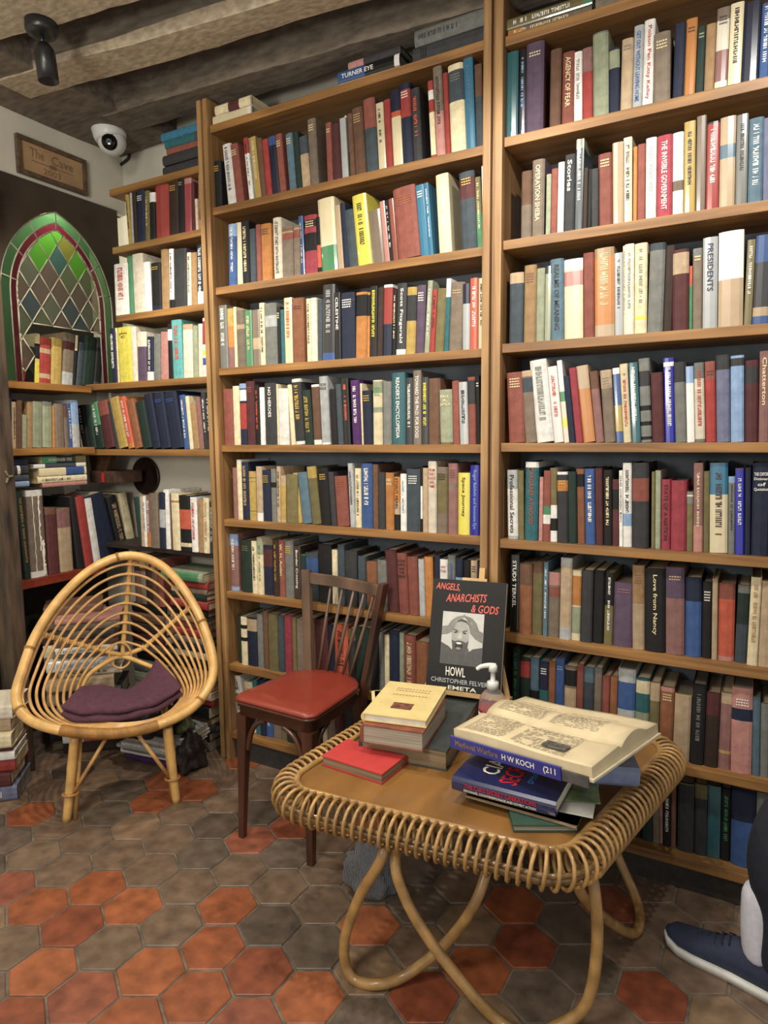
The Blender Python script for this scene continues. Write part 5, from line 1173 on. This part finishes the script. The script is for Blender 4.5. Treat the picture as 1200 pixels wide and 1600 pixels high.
poly('printed_hair', cv([(338, 372), (345, 348), (372, 336), (400, 346), (408, 372), (396, 356), (372, 350), (350, 358)]), '3a3937', 4)
poly('printed_arm', cv([(285, 384), (312, 378), (326, 350), (350, 328), (384, 316), (392, 322), (376, 336), (356, 350), (346, 376), (336, 408), (312, 424), (285, 430)]), '7e7e79', 5)
poly('printed_arm', cv([(478, 402), (456, 392), (444, 356), (424, 330), (396, 320), (388, 328), (402, 344), (408, 372), (418, 412), (444, 440), (478, 458)]), '777772', 5)
for k in range(4): poly('printed_finger', cell(352+9*k, 346-7*k, 3.2, 17, rot=-.75), '9c9c96', 7)
for k in range(4): poly('printed_finger', cell(414-8*k, 350-8*k, 3.2, 17, rot=.75), '94948e', 7)
poly('printed_beard', cv([(333, 450), (340, 500), (356, 530), (374, 536), (394, 526), (408, 496), (412, 448), (400, 462), (386, 455), (366, 452), (346, 458)]), '4c4b47', 6)
poly('printed_mouth', cell(368, 482, 19, 24), '171615', 7); poly('printed_teeth', cell(368, 467, 13, 5.5), 'd5d4cd', 8); poly('printed_tongue', cell(367, 495, 12, 7), '8a8780', 8)
poly('printed_eye', cell(351, 410, 9, 4.5, rot=.25), '262523', 6); poly('printed_eye', cell(391, 412, 9, 4.5, rot=-.25), '262523', 6)
poly('printed_brow', cell(350, 399, 13, 3.2, rot=-.3), '3a3936', 6); poly('printed_brow', cell(392, 401, 13, 3.2, rot=.3), '3a3936', 6)
poly('printed_nose', cv([(367, 410), (375, 410), (382, 440), (370, 446), (358, 440)]), 'bdbdb7', 6)
# ------------------------------------------------------------------ person at the right edge
pe = thing('person', 'person in dark navy trousers, white socks and navy sneaker standing at right', 'person')
navy = mat('navy_trouser_cloth', '1c202c', .85, .15, 60, .3); skin = mat('skin', 'c08a6c', .5, .08)
def skinned(name, verts, edges, radii, mt, par, lv=2):
    me = bpy.data.meshes.new(name); me.from_pydata(verts, edges, []); o = bpy.data.objects.new(name, me); C.objects.link(o)
    md = o.modifiers.new('skin', 'SKIN'); md.use_smooth_shade = True; s = o.modifiers.new('sub', 'SUBSURF'); s.levels = s.render_levels = lv
    if not me.skin_vertices: me.skin_vertices.new()
    sv = me.skin_vertices[0].data
    for i, r_ in enumerate(radii): sv[i].radius = (r_, r_) if not isinstance(r_, tuple) else r_; sv[i].use_root = (i == 0)
    me.materials.append(mt)
    deps = bpy.context.evaluated_depsgraph_get(); m2 = bpy.data.meshes.new_from_object(o.evaluated_get(deps)); bpy.data.objects.remove(o)
    m2.name = name; o = bpy.data.objects.new(name, m2); C.objects.link(o); o.parent = par
    if not m2.materials: m2.materials.append(mt)
    return o
# body: pelvis root, spine, neck, head, arms, legs (standing, turned to the shelves)
hp = Vector((.36, -.36, .93))
BV = [hp, hp+Vector((.01, .01, .18)), hp+Vector((.0, .01, .40)), hp+Vector((-.01, .01, .52)), hp+Vector((-.02, .01, .58)), hp+Vector((-.03, .01, .64)),
      hp+Vector((0, .19, .42)), hp+Vector((-.02, .24, .16)), hp+Vector((-.10, .22, -.06)), hp+Vector((0, -.19, .42)), hp+Vector((.0, -.23, .16)), hp+Vector((-.08, -.22, -.06)),
      hp+Vector((0, .09, -.05)), Vector((.22, -.27, .52)), Vector((.07, -.275, .13)), hp+Vector((0, -.09, -.05)), Vector((.40, -.47, .48)), Vector((.42, -.48, .09))]
BE = [(0, 1), (1, 2), (2, 3), (3, 4), (4, 5), (2, 6), (6, 7), (7, 8), (2, 9), (9, 10), (10, 11), (0, 12), (12, 13), (13, 14), (0, 15), (15, 16), (16, 17)]
BR = [.10, .09, .09, .05, .05, .06, .045, .036, .026, .045, .036, .026, .06, .042, .036, .06, .042, .036]
skinned('body', BV, BE, BR, skin, pe)
# trousers over the legs
skinned('trousers', [hp+Vector((0, 0, .0)), hp+Vector((0, .09, -.06)), Vector((.20, -.27, .56)), Vector((.098, -.275, .39)), Vector((.088, -.275, .285)), hp+Vector((0, -.09, -.06)), Vector((.40, -.47, .5)), Vector((.415, -.48, .30)), Vector((.42, -.48, .07)), hp+Vector((0, 0, .08)), Vector((.108, -.275, .22)), Vector((.112, -.277, .045))],
        [(0, 1), (1, 2), (2, 3), (3, 4), (0, 5), (5, 6), (6, 7), (7, 8), (0, 9), (4, 10), (10, 11)], [.145, .105, .092, .086, .084, .105, .08, .07, .068, .14, .066, .068], navy, pe)
skinned('jacket', [hp+Vector((0, 0, -.02)), hp+Vector((.01, .01, .2)), hp+Vector((0, .01, .42)), hp+Vector((-.005, .01, .49)), hp+Vector((-.01, .01, .54))],
        [(0, 1), (1, 2), (2, 3), (3, 4)], [(.135, .175), (.125, .165), (.125, .20), (.10, .15), (.06, .065)], mat('dark_jacket', '22242a', .85, .15), pe)
HC = hp+Vector((-.045, .01, .655))
b = bmesh.new(); bmesh.ops.create_uvsphere(b, u_segments=28, v_segments=20, radius=1)
for v in b.verts:
    x, y, z = v.co
    if x > .05 or z > .45: v.co = Vector((x*.100+.008, y*.086, z*.122+.008))
    else: v.co = Vector((x*.086+.012, y*.076, z*.10+.012))
b.transform(Matrix.Translation(HC)); obj('hair', b, mat('brown_hair', '3a2a20', .7, .3, 60), pe, True)
b = bmesh.new(); bmesh.ops.create_uvsphere(b, u_segments=28, v_segments=20, radius=1)
for v in b.verts:
    x, y, z = v.co; jaw = max(0, -z)
    v.co = Vector((x*(.092-.010*jaw)-.004*jaw, y*(.076-.022*jaw), z*.115))
b.transform(Matrix.Translation(HC)); obj('face', b, skin, pe, True)
b = bmesh.new(); tube(b, [HC+Vector((-.088, 0, .016)), HC+Vector((-.104, 0, -.018)), HC+Vector((-.090, 0, -.026))], lambda t: .007+.006*sin(pi*t), 8); obj('nose', b, skin, pe)
for s in (-1, 1):
    b = bmesh.new(); bmesh.ops.create_uvsphere(b, u_segments=12, v_segments=8, radius=.011, matrix=Matrix.Translation(HC+Vector((-.079, s*.030, .012)))); obj('eye', b, mat('eye_dark', '2a211c', .3, 0), pe, True)
    b = bmesh.new(); bmesh.ops.create_uvsphere(b, u_segments=12, v_segments=8, radius=1, matrix=Matrix.Translation(HC+Vector((.004, s*.077, -.004))) @ Matrix.Diagonal((.018, .008, .030, 1))); obj('ear', b, skin, pe, True)
b = bmesh.new(); tube(b, [HC+Vector((-.082, -.022, -.055)), HC+Vector((-.089, 0, -.056)), HC+Vector((-.082, .022, -.055))], .0045, 6); obj('mouth', b, mat('lips', '9a5a4c', .5, 0), pe)
for s in (-1, 1):
    w0_ = hp+(Vector((-.10, .22, -.06)) if s > 0 else Vector((-.08, -.22, -.06)))
    Vh = [w0_, w0_+Vector((-.012, 0, -.05)), w0_+Vector((-.022, 0, -.085))]; Eh = [(0, 1), (1, 2)]; Rh = [.026, (.034, .018), (.036, .016)]
    for k_, (dy, L_, ) in enumerate(((-.030, .062), (-.010, .074), (.010, .070), (.030, .055))):
        n_ = len(Vh); b0_ = w0_+Vector((-.024, dy, -.092))
        Vh += [b0_, b0_+Vector((-.008, 0, -L_*.45)), b0_+Vector((.002, 0, -L_*.8)), b0_+Vector((.012, 0, -L_))]; Eh += [(2, n_), (n_, n_+1), (n_+1, n_+2), (n_+2, n_+3)]; Rh += [.0095, .009, .008, .0065]
    n_ = len(Vh); t0_ = w0_+Vector((-.03, -s*.034, -.045)); Vh += [t0_, t0_+Vector((-.018, -s*.010, -.03)), t0_+Vector((-.02, -s*.008, -.052))]; Eh += [(1, n_), (n_, n_+1), (n_+1, n_+2)]; Rh += [.012, .0105, .008]
    skinned('hand', Vh, Eh, Rh, skin, pe, 1)
for s in (-1, 1):
    e_ = [hp+Vector((0, .13*s, .44)), hp+Vector((0, .19*s, .42)), hp+Vector((-.01, .235*s, .16)), hp+(Vector((-.095, .22, -.05)) if s > 0 else Vector((-.075, -.22, -.05)))]
    skinned('sleeve', e_, [(0, 1), (1, 2), (2, 3)], [.075, .078, .058, .042], MC['dark_jacket'], pe)
# sneaker: heel at right, toe to the left
def shoe(toe, heel, par, name='sneaker'):
    toe = Vector(toe); heel = Vector(heel); d = (toe-heel); L_ = d.length; d.normalize(); s = Vector((-d.y, d.x, 0))
    st = [(-.0, .030, .062, .030), (.06, .036, .078, .034), (.16, .038, .100, .034), (.30, .038, .105, .036), (.42, .038, .092, .034), (.55, .042, .074, .036), (.70, .047, .058, .040), (.84, .045, .046, .038), (.94, .034, .036, .028), (.995, .012, .026, .010)]
    out = []
    for nm, zlo, top_, mt in (('sole', 0, 0, mat('white_rubber_sole', 'd9d9d2', .6, .06)), ('upper', .016, 1, mat('navy_knit_upper', '28304a', .75, .12, 80, .4))):
        b = bmesh.new(); rings = []
        for t, w_, h_, _ in st:
            c = heel+d*(L_*t); ring = []
            for k in range(12):
                a = 2*pi*k/12
                if top_: y = cos(a)*w_*(.96 if sin(a) < 0 else .96-.25*sin(a)); z = (zlo+.004) if sin(a) < -.2 else zlo+.004+(h_-zlo)*max(0, sin(a)*.6+.4)
                else: y = cos(a)*(w_+.006); z = .0 if sin(a) < 0 else (.024+.012*max(0, .2-t))*(1 if sin(a) >= 0 else 0)
                ring.append(b.verts.new(c+s*y+Vector((0, 0, z+(.006 if t > .93 else 0)))))
            rings.append(ring)
        for A_, B_ in zip(rings, rings[1:]):
            for k in range(12): b.faces.new((A_[k], A_[(k+1) % 12], B_[(k+1) % 12], B_[k])).smooth = True
        b.faces.new(rings[0][::-1]); b.faces.new(rings[-1]); o = obj(nm if name == '' else name+'_'+nm, b, mt, par); out.append(o)
    b = bmesh.new()
    for i in range(5):
        t = .45+.055*i; h_ = .094-.0085*i; c = heel+d*(L_*t)
        tube(b, [c+s*.022+Vector((0, 0, h_-.012)), c+Vector((0, 0, h_+.004))+d*.006, c-s*.022+Vector((0, 0, h_-.012))], .0022, 6)
    o = obj('laces', b, mat('dark_laces', '1a1c22', .8), out[1])
    return out
shoe((-.150, -.200, 0), (.120, -.285, 0), pe); shoe((.20, -.44, 0), (.46, -.50, 0), pe)
skinned('sock', [(.055, -.265, .06), (.048, -.272, .15), (.052, -.275, .27)], [(0, 1), (1, 2)], [.036, .039, .044], mat('white_sock', 'd4d6e2', .9, .05, 90, .3), pe)
# ------------------------------------------------------------------ labels for the books
NKEEP = 286
def describe(i, c, gloss, tx, bands, lie_):
    nm = PAL[c][0]
    big = [b_ for b_ in bands if b_[2]-b_[1] > .85]
    if big: nm = PAL[big[-1][0]][0]
    ex = [PAL[b_[0]][0] for b_ in bands if b_ not in big and b_[2]-b_[1] >= .08 and PAL[b_[0]][0] != nm]
    return nm, ex[:1]
rows = {}
for B in BOOKS: rows.setdefault(B[4], []).append(B)
used = {}
for g, L_ in rows.items():
    nms = []
    for B in L_:
        o, c, gl_, tx, grp, wh, bands = B[:7]; nm, ex = describe(0, c, gl_, tx, bands, len(B) > 7); nms.append((nm, ex))
    n = len(L_)
    for i, B in enumerate(L_):
        o, c, gl_, tx, grp, wh, bands = B[:7]; lying = len(B) > 7; nm, ex = nms[i]
        where = wh
        if wh.startswith('='): lab = wh[1:]
        else:
            a_ = nms[i-1][0] if i else None; z_ = nms[i+1][0] if i+1 < n else None
            look = ('glossy ' if gl_ else '')+nm+' book'
            if tx and isinstance(tx[1], str) and len(tx[1].split()) <= 3: look = nm+' book titled '+tx[1]
            elif tx and not isinstance(tx[1], str) and len(tx[1]) <= 2: look = nm+' book titled '+' '.join(tx[1])
            elif ex: look = nm+' book with '+ex[0]+' band'
            if lying:
                pos = ('topmost, on a '+a_+' book' if i == n-1 and a_ else 'lowest, under a '+z_+' book' if i == 0 and z_ else 'between '+str(z_)+' and '+str(a_)+' ones')
            else:
                pos = ('at the right end, right of '+a_+' one' if z_ is None and a_ else 'at the left end, left of '+z_+' one' if a_ is None and z_ else 'between '+str(a_)+' and '+str(z_)+' ones')
            lab = look+' '+pos+' '+where
        w_ = lab.split()
        if len(w_) > 16:
            lab = lab.replace(' one ', ' ').replace(' ones ', ' ').replace(' book', '', 0)
            lab = lab.replace('with ', '', 0)
        while len(lab.split()) > 16:
            for a_, b_ in ((' the ', ' '), (' a ', ' '), ('at right end, right of', 'right of'), ('at left end, left of', 'left of'), (' band', ''), ('glossy ', ''), (' with ', ' and '), (' tall ', ' '), (' book ', ' '), (' of ', ' '), ('and ', '')):
                if len(lab.split()) <= 16: break
                lab = lab.replace(a_, b_, 1)
            else:
                lab = ' '.join(lab.split()[:16])
        B.append(lab)
seen = {}
for B in BOOKS: seen.setdefault(B[-1], []).append(B)
for lab, L_ in list(seen.items()):
    if len(L_) > 1:
        for k, B in enumerate(L_):
            others = rows[B[4]]; i = others.index(B); n = len(others)
            # next neighbours further out, thickness or height tell them apart
            t = [max(v.co.z for v in q[0].data.vertices) for q in L_]
            if len(L_) == 2 and abs(t[0]-t[1]) > .008: ex = 'taller' if t[k] == max(t) else 'shorter'
            elif len(B) > 8: ex = ('upper' if k == len(L_)-1 else 'lower') if len(L_) == 2 else ('lower', 'middle', 'upper', 'topmost')[min(k, 3)]
            else: ex = ('leftmost', 'rightmost')[k] if len(L_) == 2 else ('leftmost', 'middle', 'rightmost', 'last')[min(k, 3)]
            new = ex+' '+lab
            while len(new.split()) > 16: new = new.replace(' book ', ' ', 1) if ' book ' in new else new.replace(' of ', ' ', 1) if ' of ' in new else ' '.join(new.split()[:16])
            B[-1] = new
for B in BOOKS:
    o = B[0]
    if 'red board' in B[4] and B[1] == 'tb':
        h_ = max(v.co.z for v in o.data.vertices); t_ = max(v.co.x for v in o.data.vertices); R_ = random.Random(9)
        for x0_, w_, zt_, zb_ in ((.30, .05, .97, .03), (.62, .10, .97, .30), (.72, .16, .42, .02)):
            V = []; F = []; n_ = 18
            for i in range(n_+1):
                z_ = h_*(zb_+(zt_-zb_)*i/n_); a_ = t_*(x0_+R_.uniform(-.03, .03)); c_ = a_+t_*w_*R_.uniform(.5, 1.3); V += [(a_, -.0072, z_), (c_, -.0072, z_)]
            for i in range(n_): F.append((2*i, 2*i+1, 2*i+3, 2*i+2))
            pymesh('torn_strip', V, F, mat('torn_white_paper', 'd9d3c4', .9, .1), o)['label'] = 'torn white strip'
# the 290 shelf books that show largest stay books of their own; the small rest is one object
def shown(B):
    o = B[0]; M = o.matrix_basis; vs = [v.co for v in o.data.vertices]
    x1 = max(v.x for v in vs); z1 = max(v.z for v in vs); P = [pj(*(M @ Vector(c))) for c in ((0, 0, 0), (x1, 0, 0), (x1, 0, z1), (0, 0, z1))]
    a = abs(sum(P[i][0]*P[(i+1) % 4][1]-P[(i+1) % 4][0]*P[i][1] for i in range(4)))/2
    cx_ = sum(p[0] for p in P)/4; cy_ = sum(p[1] for p in P)/4
    if cx_ > 1200 or cy_ < 0 or cx_ < -75: a *= .02
    g = B[4]
    if 'pile' in g and not 'tall pile' in g: a *= .3
    if 'under back of rattan' in g: a *= .5
    if 'red board' in g and cy_ > 900: a *= .4
    if 'broken glass' in g: a *= .55
    if 'bottom shelf' in g: a *= .35
    if 'eighth shelf of middle' in g and cx_ > 470: a *= .3
    if 'seventh shelf of middle' in g and 660 < cx_ < 790: a *= .25
    return a
BOOKS.sort(key=shown, reverse=True)
for B in BOOKS[:NKEEP]:
    o = B[0]; o['label'] = B[-1]; o['category'] = 'book'; o['group'] = B[4]
V = []; F = []; MI = []; mats = []
for B in BOOKS[NKEEP:]:
    o = B[0]; M = o.matrix_basis
    if shown(B) < 60: 
        for q in list(o.children)+[o]: bpy.data.objects.remove(q)
        continue
    for q in [o]+list(o.children):
        me = q.data; n = len(V); V += [M @ v.co for v in me.vertices]
        ix = []
        for mm in me.materials:
            if mm not in mats: mats.append(mm)
            ix.append(mats.index(mm))
        for p in me.polygons: F.append(tuple(n+i for i in p.vertices)); MI.append(ix[p.material_index])
    for q in list(o.children)+[o]: bpy.data.objects.remove(q)
o = pymesh('books', V, F, mats, mi=MI)
tag(o, 'remaining slim, dim and half-hidden books filling the shelves and floor piles', 'books'); o['kind'] = 'stuff'
